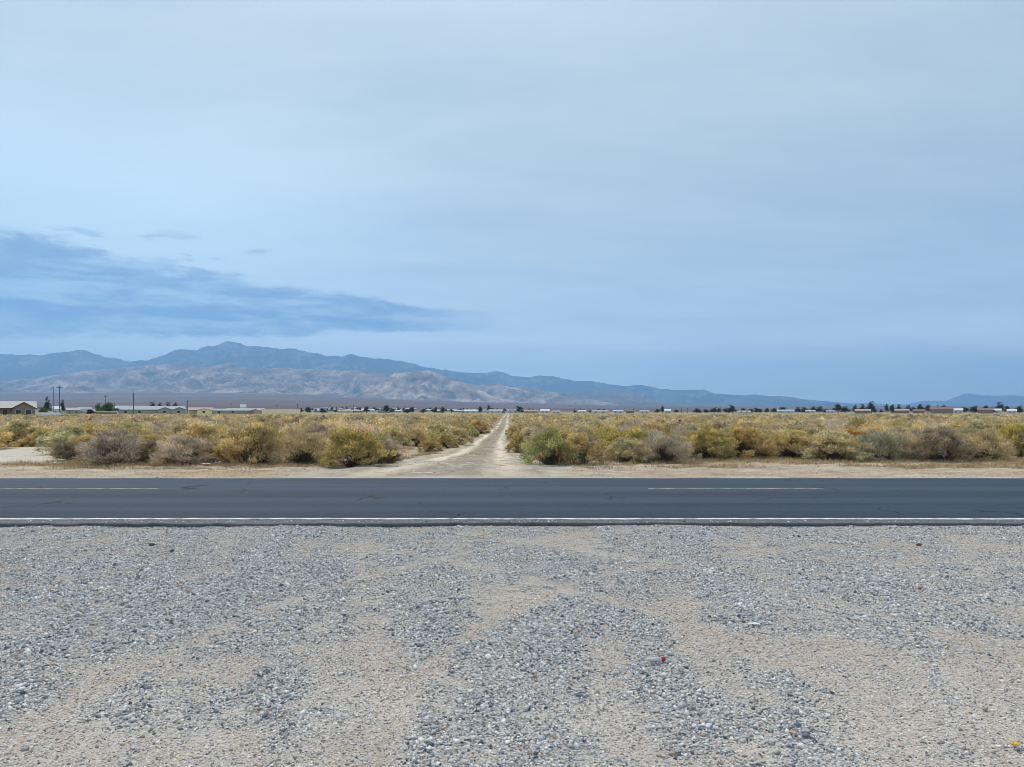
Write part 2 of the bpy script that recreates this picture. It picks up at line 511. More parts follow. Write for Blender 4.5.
# ------------------------------------------------------------------ dirt track
ty = np.concatenate([np.arange(ROAD_F + .15, 60, .35), grow(60., 1500., 1., 1.06)])
tu = np.linspace(-1, 1, 41)
tc, tw = track(ty)
TX = tc[:, None] + tu[None] * tw[:, None] + fbm(ty[:, None] * .8, tu[None] * 0 + np.sign(tu)[None] * 3.3, 5, 4) * .35 * np.abs(tu[None])
TY = np.repeat(ty[:, None], 41, 1)
rut = np.exp(-((np.abs(tu) - .48) / .16) ** 2)[None]
TZ = np.array(zground(TX, TY)) + .012 - .035 * rut * (TY > 20) * .5 + .02 * np.exp(-(tu / .25) ** 2)[None] * (TY > 24)
TZ += fbm(TX * 2, TY * .6, 31, 3) * .012
edge = (np.abs(tu) > .97)[None]
TZ = np.where(edge, zground(TX, TY) - .02, np.maximum(TZ, zground(TX, TY) + .004))
idx = np.arange(TX.size).reshape(TX.shape)
Fq = np.stack([idx[:-1, :-1], idx[:-1, 1:], idx[1:, 1:], idx[1:, :-1]], -1).reshape(-1, 4)
rutA = np.broadcast_to(rut, TX.shape)
mt, nt, b = material('packed_dirt')
p = nt.pos(); n1 = nt.noise(nt.vmul(p, (1, .3, 1)), 2.2, 5., .65); n2 = nt.noise(p, 30., 4., .7)
ruta = nt.m('ADD', nt.attr('rut', 'Fac'), nt.m('MULTIPLY', nt.m('SUBTRACT', n1, .5), .9), clamp=True)
c = nt.mix(ruta, nt.mix(n1, (.22, .185, .14), (.42, .36, .28)), (.72, .61, .48))
eb = nt.mapr(nt.m('ADD', nt.attr('edge', 'Fac'), nt.m('MULTIPLY', nt.m('SUBTRACT', nt.noise(p, 1.6, 5., .65), .5), 1.1)), .35, .75)
c = nt.mix(eb, c, nt.attr('tint'))
c = nt.mix(1., c, nt.mix(n2, (.62, .62, .63), (1.36, 1.36, 1.36)), 'MULTIPLY')
nt.setin(b, 'Base Color', c); b.inputs['Roughness'].default_value = .95; b.inputs['Specular IOR Level'].default_value = .1
bump(nt, b, n2, .6, .02)
tag(obj('dirt_track', mesh_np('dirt_track', np.stack([TX, TY, TZ], -1).reshape(-1, 3), Fq, {'rut': ('FLOAT', (rutA * (.6 + .4 * sstep(17., 24., TY))).ravel()), 'edge': ('FLOAT', np.maximum(np.broadcast_to(sstep(.45, .98, np.abs(tu))[None], TX.shape), 1 - sstep(ROAD_F + .2, ROAD_F + 1.6, TY)).ravel()), 'tint': ('FLOAT_COLOR', np.concatenate([verge_colour(TX, TY).reshape(-1, 3), np.ones((TX.size, 1))], 1))}, True), mt), kind='structure')


# ------------------------------------------------------------------ shrubs
def leaf_tris(P, D, L, W):
    """one slim triangle per leaf: base centre P, direction D, length L, width W"""
    n = len(P)
    r = rng.normal(size=(n, 3)); s = np.cross(D, r); s /= np.linalg.norm(s, axis=1, keepdims=True) + 1e-9
    V = np.stack([P - s * W[:, None] / 2, P + s * W[:, None] / 2, P + D * L[:, None]], 1)
    return V


def unit(v): return v / (np.linalg.norm(v, axis=-1, keepdims=True) + 1e-9)


def shrub_leaves(R, Hh, n_clump, n_leaf, leaf, wid, up=.6, loose=.16, droop=0., lump=.25, hollow=.6, skirt=.05):
    """foliage of a rounded desert shrub: clumps through a dome, leaf strands in each clump; low skirts stay thin"""
    th = rng.random(n_clump) * 2 * math.pi
    w = rng.random(n_clump) ** .75
    el = skirt + w * (math.pi / 2 * .98 - skirt)
    rr = hollow + (1 - hollow) * rng.random(n_clump) ** .6
    rr *= 1 + lump * rng.normal(size=n_clump) * .5
    lob = 1 + lump * .6 * np.sin(th * 2 + rng.random() * 6) * .6 + lump * .4 * np.sin(th * 3 + rng.random() * 6)
    C = np.stack([np.cos(th) * np.cos(el) * R * rr * lob, np.sin(th) * np.cos(el) * R * rr * lob, np.sin(el) * Hh * rr + .06 * Hh], 1)
    cs = R * loose * (.6 + .8 * rng.random(n_clump))
    ci = rng.integers(0, n_clump, n_leaf)
    g = rng.normal(size=(n_leaf, 3)) * np.array([1, 1, .8])
    P = C[ci] + g * cs[ci][:, None] * .62
    P[:, 2] = np.maximum(P[:, 2], .02)
    out = unit(C[ci] * np.array([1, 1, .6]) + np.array([0, 0, .1]))
    D = unit(out * .7 + np.array([0, 0, up]) + unit(g) * .55 + rng.normal(size=(n_leaf, 3)) * .35 - np.array([0, 0, droop]))
    L = leaf * (.6 + .8 * rng.random(n_leaf)); W = wid * (.6 + .8 * rng.random(n_leaf))
    tip = np.clip((P[:, 2] / Hh - .35) / .6, 0, 1) * np.clip(rng.normal(.75, .3, n_leaf), 0, 1)
    cl = rng.random(n_clump)[ci]
    return leaf_tris(P, D, L, W), tip, cl


def shrub_twigs(R, Hh, n, thick=.014, spread=1., kink=3):
    """bare stems fanning from the root: each a bent three sided tapered rod"""
    Vs, Fs, k0 = [], [], 0
    for i in range(n):
        th = rng.random() * 6.283; el = (.15 + .85 * rng.random()) * math.pi / 2
        end = np.array([math.cos(th) * math.cos(el) * R * spread, math.sin(th) * math.cos(el) * R * spread, math.sin(el) * Hh * .95 + .03]) * (.55 + .45 * rng.random())
        st = np.array([rng.normal() * .12 * R, rng.normal() * .12 * R, -.02])
        pts = [st + (end - st) * t + rng.normal(size=3) * R * .06 * (0 < t < 1) + np.array([0, 0, -.10 * Hh * math.sin(t * 3.14)]) for t in np.linspace(0, 1, kink + 1)]
        t0 = thick * (.5 + .9 * rng.random())
        ring = []
        for j, pt in enumerate(pts):
            r = t0 * (1 - .8 * j / kink)
            ring.append([pt + r * np.array([math.cos(a), math.sin(a), .3 * math.sin(a * 2)]) for a in (0, 2.1, 4.2)])
        Vs += [q for rg in ring for q in rg]
        for j in range(kink):
            for a in range(3):
                Fs.append((k0 + j * 3 + a, k0 + j * 3 + (a + 1) % 3, k0 + j * 3 + 3 + (a + 1) % 3)); Fs.append((k0 + j * 3 + a, k0 + j * 3 + 3 + (a + 1) % 3, k0 + j * 3 + 3 + a))
        k0 += 3 * (kink + 1)
    return np.array(Vs), np.array(Fs)


def foliage_mesh(name, T, tip, cl):
    n = len(T)
    return mesh_np(name, T.reshape(-1, 3), np.arange(n * 3).reshape(-1, 3), {'tip': ('FLOAT', np.repeat(tip, 3)), 'clump': ('FLOAT', np.repeat(cl, 3))})


def foliage_mat(name, from_attr=False, bark=False):
    mt, nt, b = material(name)
    geo = nt.new('ShaderNodeNewGeometry'); rp = geo.outputs['Random Per Island']
    if from_attr:
        a = nt.new('ShaderNodeAttribute', attribute_name='tint'); colr, al = a.outputs['Color'], a.outputs['Alpha']
    else:
        oi = nt.new('ShaderNodeObjectInfo'); colr, al = oi.outputs['Color'], oi.outputs['Alpha']
    if bark:
        c = nt.mix(rp, (.045, .036, .030), (.17, .145, .12))
        nt.setin(b, 'Base Color', c); return mt
    tp = nt.attr('tip', 'Fac'); cl = nt.attr('clump', 'Fac')
    c = nt.mix(nt.m('MULTIPLY', tp, al), colr, (.72, .58, .18))
    c = nt.mix(1., c, nt.mix(cl, (.70, .70, .72), (1.30, 1.28, 1.22)), 'MULTIPLY')
    c = nt.mix(1., c, nt.mix(rp, (.72, .71, .72), (1.26, 1.26, 1.24)) if from_attr else nt.mix(rp, (.55, .54, .55), (1.42, 1.42, 1.38)), 'MULTIPLY')
    nt.setin(b, 'Base Color', c); b.inputs['Roughness'].default_value = .8; b.inputs['Specular IOR Level'].default_value = .2
    tr = nt.new('ShaderNodeBsdfTranslucent'); nt.l.new(c, tr.inputs[0])
    ms = nt.new('ShaderNodeMixShader'); ms.inputs[0].default_value = .28
    out = mt.node_tree.nodes['Material Output']
    nt.l.new(b.outputs[0], ms.inputs[1]); nt.l.new(tr.outputs[0], ms.inputs[2]); nt.l.new(ms.outputs[0], out.inputs['Surface'])
    return mt


leaf_m = foliage_mat('shrub_leaves'); bark_m = foliage_mat('shrub_bark', bark=True); mass_m = foliage_mat('brush_leaves', True)

PROTO = {}


def proto(kind, var):
    key = (kind, var)
    if key in PROTO: return PROTO[key]
    if kind == 'leafy':
        T = shrub_leaves(1., 1., 120, 13000, .065, .036, up=.3, loose=.105, lump=.22, hollow=.72, skirt=.05)
        tw = shrub_twigs(.85, .7, 170, .020)
    elif kind == 'plume':
        T = shrub_leaves(1., 1., 125, 14000, .08, .032, up=.55, loose=.095, lump=.24, hollow=.72, skirt=.05)
        tw = shrub_twigs(.85, .75, 180, .018)
    elif kind == 'twiggy':
        T = shrub_leaves(1., 1., 110, 13000, .09, .021, up=.45, loose=.13, lump=.2, hollow=.6, skirt=.05)
        tw = shrub_twigs(.95, .95, 240, .013)
    else:   # far: no parts
        T = shrub_leaves(1., 1., 55, 4200, .085, .056, up=.4, loose=.13, lump=.24, hollow=.74)
        tw = None
    fm_ = foliage_mesh('foliage', *T); fm_.materials.append(leaf_m)
    tm_ = None
    if tw: tm_ = mesh_np('stems', *tw); tm_.materials.append(bark_m)
    PROTO[key] = (fm_, tm_)
    return PROTO[key]


COLORS = {  # base colour, bloom
    'olive': ((.66, .525, .28), .24), 'greygreen': ((.64, .545, .345), .10), 'tan': ((.72, .575, .37), .06), 'dead': ((.54, .45, .345), 0.),
    'brown': ((.38, .285, .195), 0.), 'yellow': ((.54, .455, .20), .55), 'green': ((.43, .44, .215), .3), 'gold': ((.62, .475, .24), .32),
    'orange': ((.62, .37, .12), .25), 'dark': ((.18, .13, .10), 0.), 'palegrey': ((.55, .53, .46), 0.), 'slate': ((.48, .43, .31), 0.)}
n_shrub = 0
TAKEN = []


def shrub(px, py, wpx, hpx, colour, kind, label, group='shrubs along the front of the brush field', loc=None, parts=True, cat='shrub'):
    global n_shrub
    if loc is None:
        d = depth(py); x = at(px, d); R = wpx / F * d / 2 * 1.14; Hh = hpx / F * d * .80
    else:
        x, d, R, Hh = loc
    z = float(zground(x, d)) - .02
    col, bl = COLORS[colour]
    j = 1 + rng.normal() * .08
    col = tuple(max(.02, q * j * (1 + rng.normal() * .03)) for q in col)
    rz = rng.random() * 6.283; var = int(rng.integers(0, 4))
    sc = (R * (1 + rng.normal() * .06), R * (1 + rng.normal() * .06), Hh)
    fm_, tm_ = proto(kind if parts else 'far', var)
    if parts:
        t = thing('desert_shrub', label, cat, (x, d, z), rz, group); t.scale = sc
        f = obj('foliage', fm_, None, t); f.color = (*col, bl)
        obj('stems', tm_, None, t)
    else:
        t = tag(obj('desert_shrub', fm_, None, None, (x, d, z), rz), label, cat, group); t.scale = sc; t.color = (*col, bl)
    TAKEN.append((x, d, max(R, .4))); n_shrub += 1
    return t


FRONT = [
    (18, 446, 56, 27, 'greygreen', 'leafy', 'grey green rounded shrub behind the bare sand patch at far left'),
    (50, 445, 36, 18, 'dead', 'twiggy', 'low grey twiggy shrub at the back right corner of the bare sand patch'),
    (84, 450, 46, 26, 'gold', 'plume', 'golden yellow shrub behind the brown twiggy shrubs right of the bare sand'),
    (70, 461, 34, 20, 'brown', 'twiggy', 'small rusty brown twiggy shrub at the right edge of the bare sand patch'),
    (112, 465, 66, 34, 'dead', 'twiggy', 'wide greyish brown dead looking shrub with dark hollow centre near the verge'),
    (150, 464, 36, 24, 'brown', 'twiggy', 'low brown shrub between two wide grey shrubs left of the olive shrub'),
    (182, 465, 58, 30, 'dead', 'twiggy', 'grey domed twiggy shrub with pale bare twigs left of the orange shrub'),
    (213, 463, 34, 22, 'orange', 'plume', 'orange tinged low shrub squeezed against the big olive shrub'),
    (254, 464, 70, 40, 'olive', 'plume', 'big olive shrub with dark base, tallest of the left front row'),
    (303, 464, 58, 35, 'tan', 'twiggy', 'tan brown fuzzy shrub between the big olive and the yellow drooping shrub'),
    (336, 455, 48, 28, 'greygreen', 'leafy', 'grey green shrub tucked behind the yellow drooping shrub'),
    (356, 466.5, 66, 38, 'yellow', 'plume', 'big yellow green shrub with drooping strands at the apron of the dirt track'),
    (389, 464, 22, 14, 'dark', 'twiggy', 'small dark brown bare shrub at the foot of the big yellow green shrub'),
    (393, 449, 34, 22, 'greygreen', 'leafy', 'dull grey green shrub on the pale sand left of the dirt track'),
    (414, 447, 30, 19, 'olive', 'leafy', 'olive shrub with purple grey skirt between grey green and golden shrubs'),
    (430, 451, 22, 12, 'gold', 'plume', 'small golden round shrub standing alone at the left side of the dirt track'),
    (444, 447.5, 24, 15, 'gold', 'plume', 'golden shrub just behind the small round golden shrub by the track'),
    (457, 445, 26, 18, 'tan', 'plume', 'tawny shrub beside the golden shrubs along the left side of the track'),
    (468, 437, 24, 13, 'green', 'leafy', 'low green shrub on the left side of the track behind the tawny shrub'),
    (478, 434, 24, 15, 'gold', 'plume', 'mustard coloured shrub where the left side of the track narrows'),
    (518, 452, 20, 20, 'gold', 'plume', 'tawny gold shrub at the right edge of the dirt track'),
    (514, 441, 16, 16, 'olive', 'leafy', 'narrow olive shrub leaning on the right edge of the dirt track'),
    (550, 465, 50, 37, 'green', 'leafy', 'big fresh green topped shrub with black base right of the dirt track'),
    (579, 465, 42, 32, 'olive', 'plume', 'olive shrub leaning on the right side of the big green topped shrub'),
    (604, 451, 46, 26, 'yellow', 'plume', 'bright yellow flowering shrub behind the big green topped shrub'),
    (598, 457, 26, 12, 'dead', 'twiggy', 'low mauve grey twiggy shrub under the bright yellow flowering shrub'),
    (628, 463, 44, 24, 'greygreen', 'leafy', 'spreading grey green shrub left of the mauve grey dead shrub'),
    (664, 463, 58, 31, 'dead', 'twiggy', 'mauve grey domed dead shrub in the middle of the right front row'),
    (706, 460, 48, 33, 'yellow', 'plume', 'yellow tipped shrub with black base right of the mauve grey dome'),
    (742, 459, 52, 34, 'gold', 'plume', 'broad gold and green shrub with dark hollow below, beside the yellow tipped one'),
    (766, 457, 28, 24, 'slate', 'leafy', 'slate grey shrub right of the broad gold and green shrub'),
    (792, 459, 52, 30, 'olive', 'leafy', 'olive shrub with yellow tips above a charcoal twiggy base'),
    (832, 461, 56, 31, 'greygreen', 'leafy', 'sage green broad shrub in front of the bright orange shrub'),
    (851, 446, 32, 18, 'orange', 'plume', 'bright orange shrub glowing among the sage green ones'),
    (882, 461, 50, 32, 'slate', 'twiggy', 'dark grey twiggy shrub right of the broad sage green shrub'),
    (868, 462, 18, 8, 'palegrey', 'leafy', 'very small pale grey cushion shrub in front of the dark grey one'),
    (910, 461, 34, 26, 'tan', 'twiggy', 'thin tan twiggy shrub between two dark grey shrubs'),
    (943, 462, 50, 33, 'slate', 'leafy', 'bluish grey shrub with black base left of the beige domed shrub'),
    (982, 461, 50, 31, 'tan', 'twiggy', 'beige domed shrub with a dark base left of the lemon yellow shrub'),
    (1014, 458, 40, 36, 'yellow', 'plume', 'lemon yellow flowering shrub at the right edge of the photo'),
    (1052, 460, 50, 32, 'greygreen', 'leafy', 'grey green shrub just past the lemon yellow shrub'),
    (1000, 441, 40, 18, 'olive', 'leafy', 'olive shrub behind the beige domed shrub at far right'),
    (-28, 450, 60, 30, 'olive', 'leafy', 'olive shrub beyond the left end of the bare sand'),
]
for a in FRONT: shrub(*a)

# the brush field: individually placed, nearest first
names = {'olive': 'olive green', 'greygreen': 'grey green', 'tan': 'straw tan', 'dead': 'grey dead looking', 'yellow': 'yellow flowering', 'gold': 'golden', 'brown': 'brown twiggy', 'slate': 'slate grey'}
pal = ['olive', 'greygreen', 'tan', 'dead', 'yellow', 'gold', 'brown', 'slate']
pw = np.array([.33, .22, .20, .08, .03, .07, .05, .02]); pw /= pw.sum()


def blocked(x, y, r, gap=.62):
    tc, tw = track(y)
    if abs(x - tc) < tw + r * .85: return True
    if bare(np.array(x), np.array(y)) > .25: return True
    for (tx, ty_, tr) in TAKEN:
        if abs(tx - x) < 3 and abs(ty_ - y) < 3 and math.hypot(tx - x, ty_ - y) < (tr + r) * gap: return True
    return False


cand = []
for i in range(9000):
    y = 23.0 + 62 * random.random() ** 1.15
    x = (random.random() * 2 - 1) * (.70 * y + 2.0)
    cand.append((y, x))
cand.sort()
LIM = 300
for y, x in cand:
    if n_shrub >= LIM: break
    px_ = CX + x / y * F
    fronty = 23.4 if (px_ > 66 and not (395 < px_ < 520)) else 30.
    if y < fronty + 1.0 * fbm(np.array(x * .3), np.array(1.), 77, 2): continue
    R = .55 + .65 * random.random() ** 1.3; Hh = R * (.62 + .3 * random.random())
    Hh = min(Hh, .86)
    if blocked(x, y, R, .60 if y < 27 else .72): continue
    c_ = str(rng.choice(pal, p=pw))
    sd = 'left' if x < -1 else 'right'
    kk = 'twiggy' if c_ in ('dead', 'brown', 'slate') else ('plume' if c_ in ('yellow', 'gold') else 'leafy')
    band = 'second rows' if y < 31 else ('middle rows' if y < 37 else 'farther rows')
    lb = f"{names[c_]} shrub in the {band} of brush {sd} of the dirt track"
    shrub(0, 0, 0, 0, c_, kk, lb, f"{names[c_]} shrubs, {band}, {sd} of the track", loc=(x, y, R, Hh), parts=y < 33)
YEND = y
print('shrubs', n_shrub, 'individual brush ends at', YEND)

# beyond them the brush reads as one mass
Vs, tints, tips, cls = [], [], [], []
bands = [(YEND - 1., 55., 9000, 900, .095, .062, .78), (55., 90., 16000, 420, .11, .095, .80), (90., 150., 22000, 190, .15, .15, .82), (150., 235., 16000, 90, .20, .24, .9), (235., 340., 9000, 60, .25, .32, 1.)]
grid = {}
for (a, bnd, tries, nl, ll, ww, gapk) in bands:
    for i in range(tries):
        y = math.sqrt(a * a + (bnd * bnd - a * a) * random.random()); x = (random.random() * 2 - 1) * (.70 * y + 5)
        R = .50 + .75 * random.random() ** 1.4; Hh = min(R * (.60 + .35 * random.random()), 1.0) * .84
        if a > 140: R *= 1.6; Hh *= .80
        if a > 230: R *= 1.3; Hh *= .8
        tc, tw = track(y)
        if abs(x - tc) < tw + R * .8: continue
        if a < 60 and blocked(x, y, R, .6): continue
        if fbm(np.array(x * .06), np.array(y * .06), 61, 3) < -.24 and a < 150: continue
        gx_i, gy_i = int(x // 3), int(y // 3)
        if any(math.hypot(qx - x, qy - y) < (qr + R) * gapk for u in (-1, 0, 1) for v in (-1, 0, 1) for (qx, qy, qr) in grid.get((gx_i + u, gy_i + v), ())): continue
        grid.setdefault((gx_i, gy_i), []).append((x, y, R))
        T, tp, cl = shrub_leaves(R, Hh, max(10, nl // 22), nl, ll, ww, up=.35, loose=.14, lump=.22, hollow=.72, skirt=.12)
        c_ = str(rng.choice(pal, p=pw)); col, bl = COLORS[c_]
        j = float(np.clip(1 + rng.normal() * .17 + .3 * fbm(np.array(x * .08), np.array(y * .03), 63, 2), .5, 1.3))
        T = T + np.array([x, y, float(zground(x, y)) - .02])
        Vs.append(T); tips.append(tp); cls.append(cl)
        tints.append(np.tile(np.array([*(q * j for q in col), bl * .4]), (nl, 1)))
print('mass shrubs', len(Vs))
T = np.concatenate(Vs); tp = np.concatenate(tips); cl = np.concatenate(cls); tn = np.repeat(np.concatenate(tints), 3, 0)
print('brush mass tris', len(T))
me = mesh_np('distant_brush', T.reshape(-1, 3), np.arange(len(T) * 3).reshape(-1, 3), {'tip': ('FLOAT', np.repeat(tp, 3)), 'clump': ('FLOAT', np.repeat(cl, 3)), 'tint': ('FLOAT_COLOR', tn)})
tag(obj('distant_brush', me, mass_m), label='distant olive and tan desert brush running back towards the houses', cat='brush', kind='stuff')

# litter brown painted into the ground colour as shade under each shrub
shrub_shade = np.zeros(n_x * n_y)
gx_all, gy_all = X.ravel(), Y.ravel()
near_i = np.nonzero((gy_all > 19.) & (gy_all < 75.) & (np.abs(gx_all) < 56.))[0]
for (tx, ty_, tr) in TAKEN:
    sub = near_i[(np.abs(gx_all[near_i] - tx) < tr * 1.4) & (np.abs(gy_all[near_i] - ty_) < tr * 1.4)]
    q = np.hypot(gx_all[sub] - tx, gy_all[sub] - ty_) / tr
    shrub_shade[sub] = np.maximum(shrub_shade[sub], (1 - sstep(.75, 1.25, q)) * .75)
tint4[:, :3] = tint4[:, :3] * (1 - shrub_shade[:, None]) + np.array([.17, .125, .085]) * shrub_shade[:, None]
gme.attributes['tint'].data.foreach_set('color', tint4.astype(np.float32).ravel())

# dry grass on the verge and between the shrubs
Pn = 17000
gy = depth(470) + (depth(458.5) - depth(470)) * rng.random(Pn); gx = (rng.random(Pn) * 2 - 1) * (.70 * gy + 2)
tc, tw = track(gy)
w_ = fbm(gx * .22, gy * 1.0, 87, 4) + .35 * sstep(20.5, 22.5, gy)
k = (w_ > .05) & (rng.random(Pn) < .8) & (np.abs(gx - tc) > tw * .95) & (bare(gx, gy) < .3)
gx, gy = gx[k], gy[k]
my = 25. + 60. * rng.random(1500) ** 1.5; mc, mw = track(my); mx = mc + rng.normal(0, .13, 1500) * mw
kk_ = (rng.random(1500) < .22) & (fbm(mx * .4, my * .4, 88, 3) > -.05)
gx = np.concatenate([gx, mx[kk_]]); gy = np.concatenate([gy, my[kk_]])
ey = 21. + 40. * rng.random(2600) ** 1.4; ec, ew = track(ey); ex = ec + np.where(rng.random(2600) < .5, -1, 1) * ew * (1.0 + np.abs(rng.normal(0, .12, 2600)))
kk_ = fbm(ex * .6, ey * .4, 92, 3) > -.02
gx = np.concatenate([gx, ex[kk_]]); gy = np.concatenate([gy, ey[kk_]])
Pn = len(gx); nb = 7
bx = np.repeat(gx, nb) + rng.normal(0, .06, Pn * nb); by = np.repeat(gy, nb) + rng.normal(0, .06, Pn * nb)
P = np.stack([bx, by, zground(bx, by) - .005], 1)
D = unit(np.stack([rng.normal(0, .6, Pn * nb), rng.normal(0, .6, Pn * nb), np.ones(Pn * nb)], 1))
T = leaf_tris(P, D, .05 + .11 * rng.random(Pn * nb), np.full(Pn * nb, .012))
mt, nt, b = material('dry_grass')
rp = nt.new('ShaderNodeNewGeometry').outputs['Random Per Island']
nt.setin(b, 'Base Color', nt.ramp(rp, [(0, (.26, .17, .09)), (.4, (.48, .35, .19)), (.8, (.64, .51, .32)), (1, (.50, .28, .11))]))
tag(obj('dry_grass', mesh_np('dry_grass', T.reshape(-1, 3), np.arange(len(T) * 3).reshape(-1, 3)), mt), label='dry straw coloured grass tufts along the far verge', cat='grass', kind='stuff')

# ------------------------------------------------------------------ mountains
def rock(name, a, bcol, c_, scale):
    mt, nt, b = material(name)
    p = nt.pos()
    n1 = nt.noise(nt.vmul(p, (1, .6, 1.6)), scale, 6., .6, .6); n2 = nt.noise(p, scale * 7, 5., .7)
    f = nt.m('ADD', nt.m('MULTIPLY', n1, .65), nt.m('MULTIPLY', n2, .35))
    c = nt.ramp(f, [(.34, a), (.50, bcol), (.64, c_)])
    nt.setin(b, 'Base Color', c); b.inputs['Roughness'].default_value = 1.; b.inputs['Specular IOR Level'].default_value = 0.
    return mt


def range_(name, prof, yf, yr, yb, mat, seed, step, spur, k=.55, pw_=1.0, det=.10, smooth=True):
    """a mountain range: ridge line at depth yr (profile in metres from the sketch), flanks falling to yf and yb"""
    px = np.array([q[0] for q in prof], float); py = np.array([q[1] for q in prof], float)
    gx_ = at(px, yr); gz_ = H + (HY - py) / F * yr
    xs_ = np.arange(gx_[0], gx_[-1], step); ys_ = np.concatenate([np.linspace(yf, yr, 120), np.linspace(yr, yb, 30)[1:]])
    X, Y = np.meshgrid(xs_, ys_)
    Pz = np.interp(X + fbm(X / spur / 3, Y / spur / 3, seed + 3, 3) * spur * .5 * (1 - sstep(yf + (yr - yf) * .6, yr, Y)), gx_, gz_)
    Pz = Pz + fbm(X / (spur * .35), Y * 0, seed + 8, 4) * (.012 if smooth else .03) * np.max(gz_)
    t = np.where(Y < yr, (Y - yf) / (yr - yf), 1 - (Y - yr) / (yb - yr)); t = np.clip(t, 0, 1)
    g = t ** pw_
    wx = X + fbm(X / spur, Y / spur / 2, seed + 1, 3) * spur * .45
    R_ = ridged(wx / spur, Y / (spur * 2.6), seed, 5)
    base = zfar(X, Y) - 60
    hgt = (Pz - base)
    z = base + np.maximum(hgt, 0) * g * (1 - k * (1 - R_) * 1.7 * (1 - g ** 3)) + np.maximum(hgt, 0) * det * fbm(X / (spur * .3), Y / (spur * .4), seed + 5, 4) * g * (1 - g ** 5) * 1.6
    z = np.where(hgt < 5, base, z)
    idx = np.arange(X.size).reshape(X.shape)
    Fq = np.stack([idx[:-1, :-1], idx[:-1, 1:], idx[1:, 1:], idx[1:, :-1]], -1).reshape(-1, 4)
    o = obj(name, mesh_np(name, np.stack([X, Y, z], -1).reshape(-1, 3), Fq, None, smooth), mat)
    return tag(o, kind='structure')


high_m = rock('forested_high_rock', (.004, .008, .016), (.04, .042, .055), (.30, .275, .27), .0013)
foot_m = rock('bare_foothill_rock', (.055, .042, .045), (.27, .20, .175), (.66, .51, .43), .0022)
spur_m = rock('pale_hill_rock', (.09, .07, .07), (.33, .265, .245), (.66, .55, .49), .003)
mid_m = rock('dry_slope_rock', (.07, .065, .06), (.15, .13, .115), (.27, .23, .21), .0013)
MAIN = [(-260, 372), (-120, 362), (-40, 357), (0, 354), (20, 354.5), (33, 355.5), (60, 352.5), (72, 351), (83, 349.5), (95, 354), (105, 357), (120, 359), (132, 361.5), (148, 360), (165, 354.5), (180, 349), (195, 350), (203, 347), (213, 346.5), (222, 343), (228, 341), (238, 342.5), (250, 346), (275, 348), (295, 349), (310, 352.5), (325, 355), (342, 356.5), (350, 354), (362, 357), (380, 358.5), (400, 361), (415, 364), (430, 368), (445, 371), (463, 374), (485, 379), (512, 386), (560, 398), (600, 409)]
range_('mountain_range', MAIN, 18500, 24000, 28000, high_m, 100, 55, 1100., .85, .9, .22, False)
RIGHT = [(380, 395), (410, 384), (430, 374), (445, 369.5), (463, 372.5), (485, 373), (496, 371), (505, 373), (512, 376), (528, 377), (536, 376), (552, 376), (562, 378), (575, 381), (592, 381), (610, 384.5), (625, 386), (643, 385), (660, 388.5), (675, 390), (690, 390), (704, 389.5), (713, 393), (735, 395), (755, 394.5), (768, 396), (790, 396.5), (805, 399.5), (820, 400.5), (850, 403.5), (870, 405), (900, 409), (930, 413)]
range_('mountain_range', RIGHT, 22000, 28500, 33000, high_m, 140, 65, 1200., .85, .9, .22, False)
FAR = [(790, 412), (830, 404), (850, 403.5), (870, 403), (890, 404.5), (905, 404.5), (925, 400.5), (945, 401), (958, 396.5), (967, 393), (980, 395), (995, 396), (1010, 395), (1024, 396.5), (1060, 392), (1110, 398), (1170, 396), (1260, 404)]
range_('mountain_range', FAR, 31000, 36000, 40000, high_m, 180, 80, 1500., .8, .85, .2, False)
FOOT = [(-260, 384), (-140, 378), (-60, 380), (0, 381), (30, 379), (50, 376), (75, 372), (110, 369), (130, 367), (165, 364.5), (185, 366), (205, 367), (215, 366), (230, 363), (240, 367), (256, 368.5), (275, 368), (305, 369), (345, 370.5), (360, 371), (390, 374), (420, 378), (450, 381), (480, 385), (500, 383.5), (512, 387.5), (520, 387), (535, 390), (560, 393), (580, 397), (610, 403), (640, 409)]
range_('foothills', FOOT, 11200, 15000, 17500, foot_m, 220, 30, 800., .82, 1.15, .20, False)
SPUR = [(300, 409), (330, 404), (355, 399), (365, 393), (375, 387), (385, 380), (394, 373), (405, 372.5), (420, 371), (430, 370.5), (437, 374), (450, 377), (460, 381), (470, 386), (485, 392), (500, 400), (515, 405), (540, 411)]
range_('foothills', SPUR, 9300, 11800, 13600, spur_m, 260, 22, 620., .80, 1.0, .20, False)
MID = [(450, 412), (490, 404), (520, 398), (545, 396), (565, 393), (595, 392), (612, 391), (630, 393), (645, 397), (660, 401), (690, 404), (740, 404.5), (800, 407), (860, 411)]
range_('foothills', MID, 13500, 17500, 20500, mid_m, 300, 40, 1000., .55, 1.0)

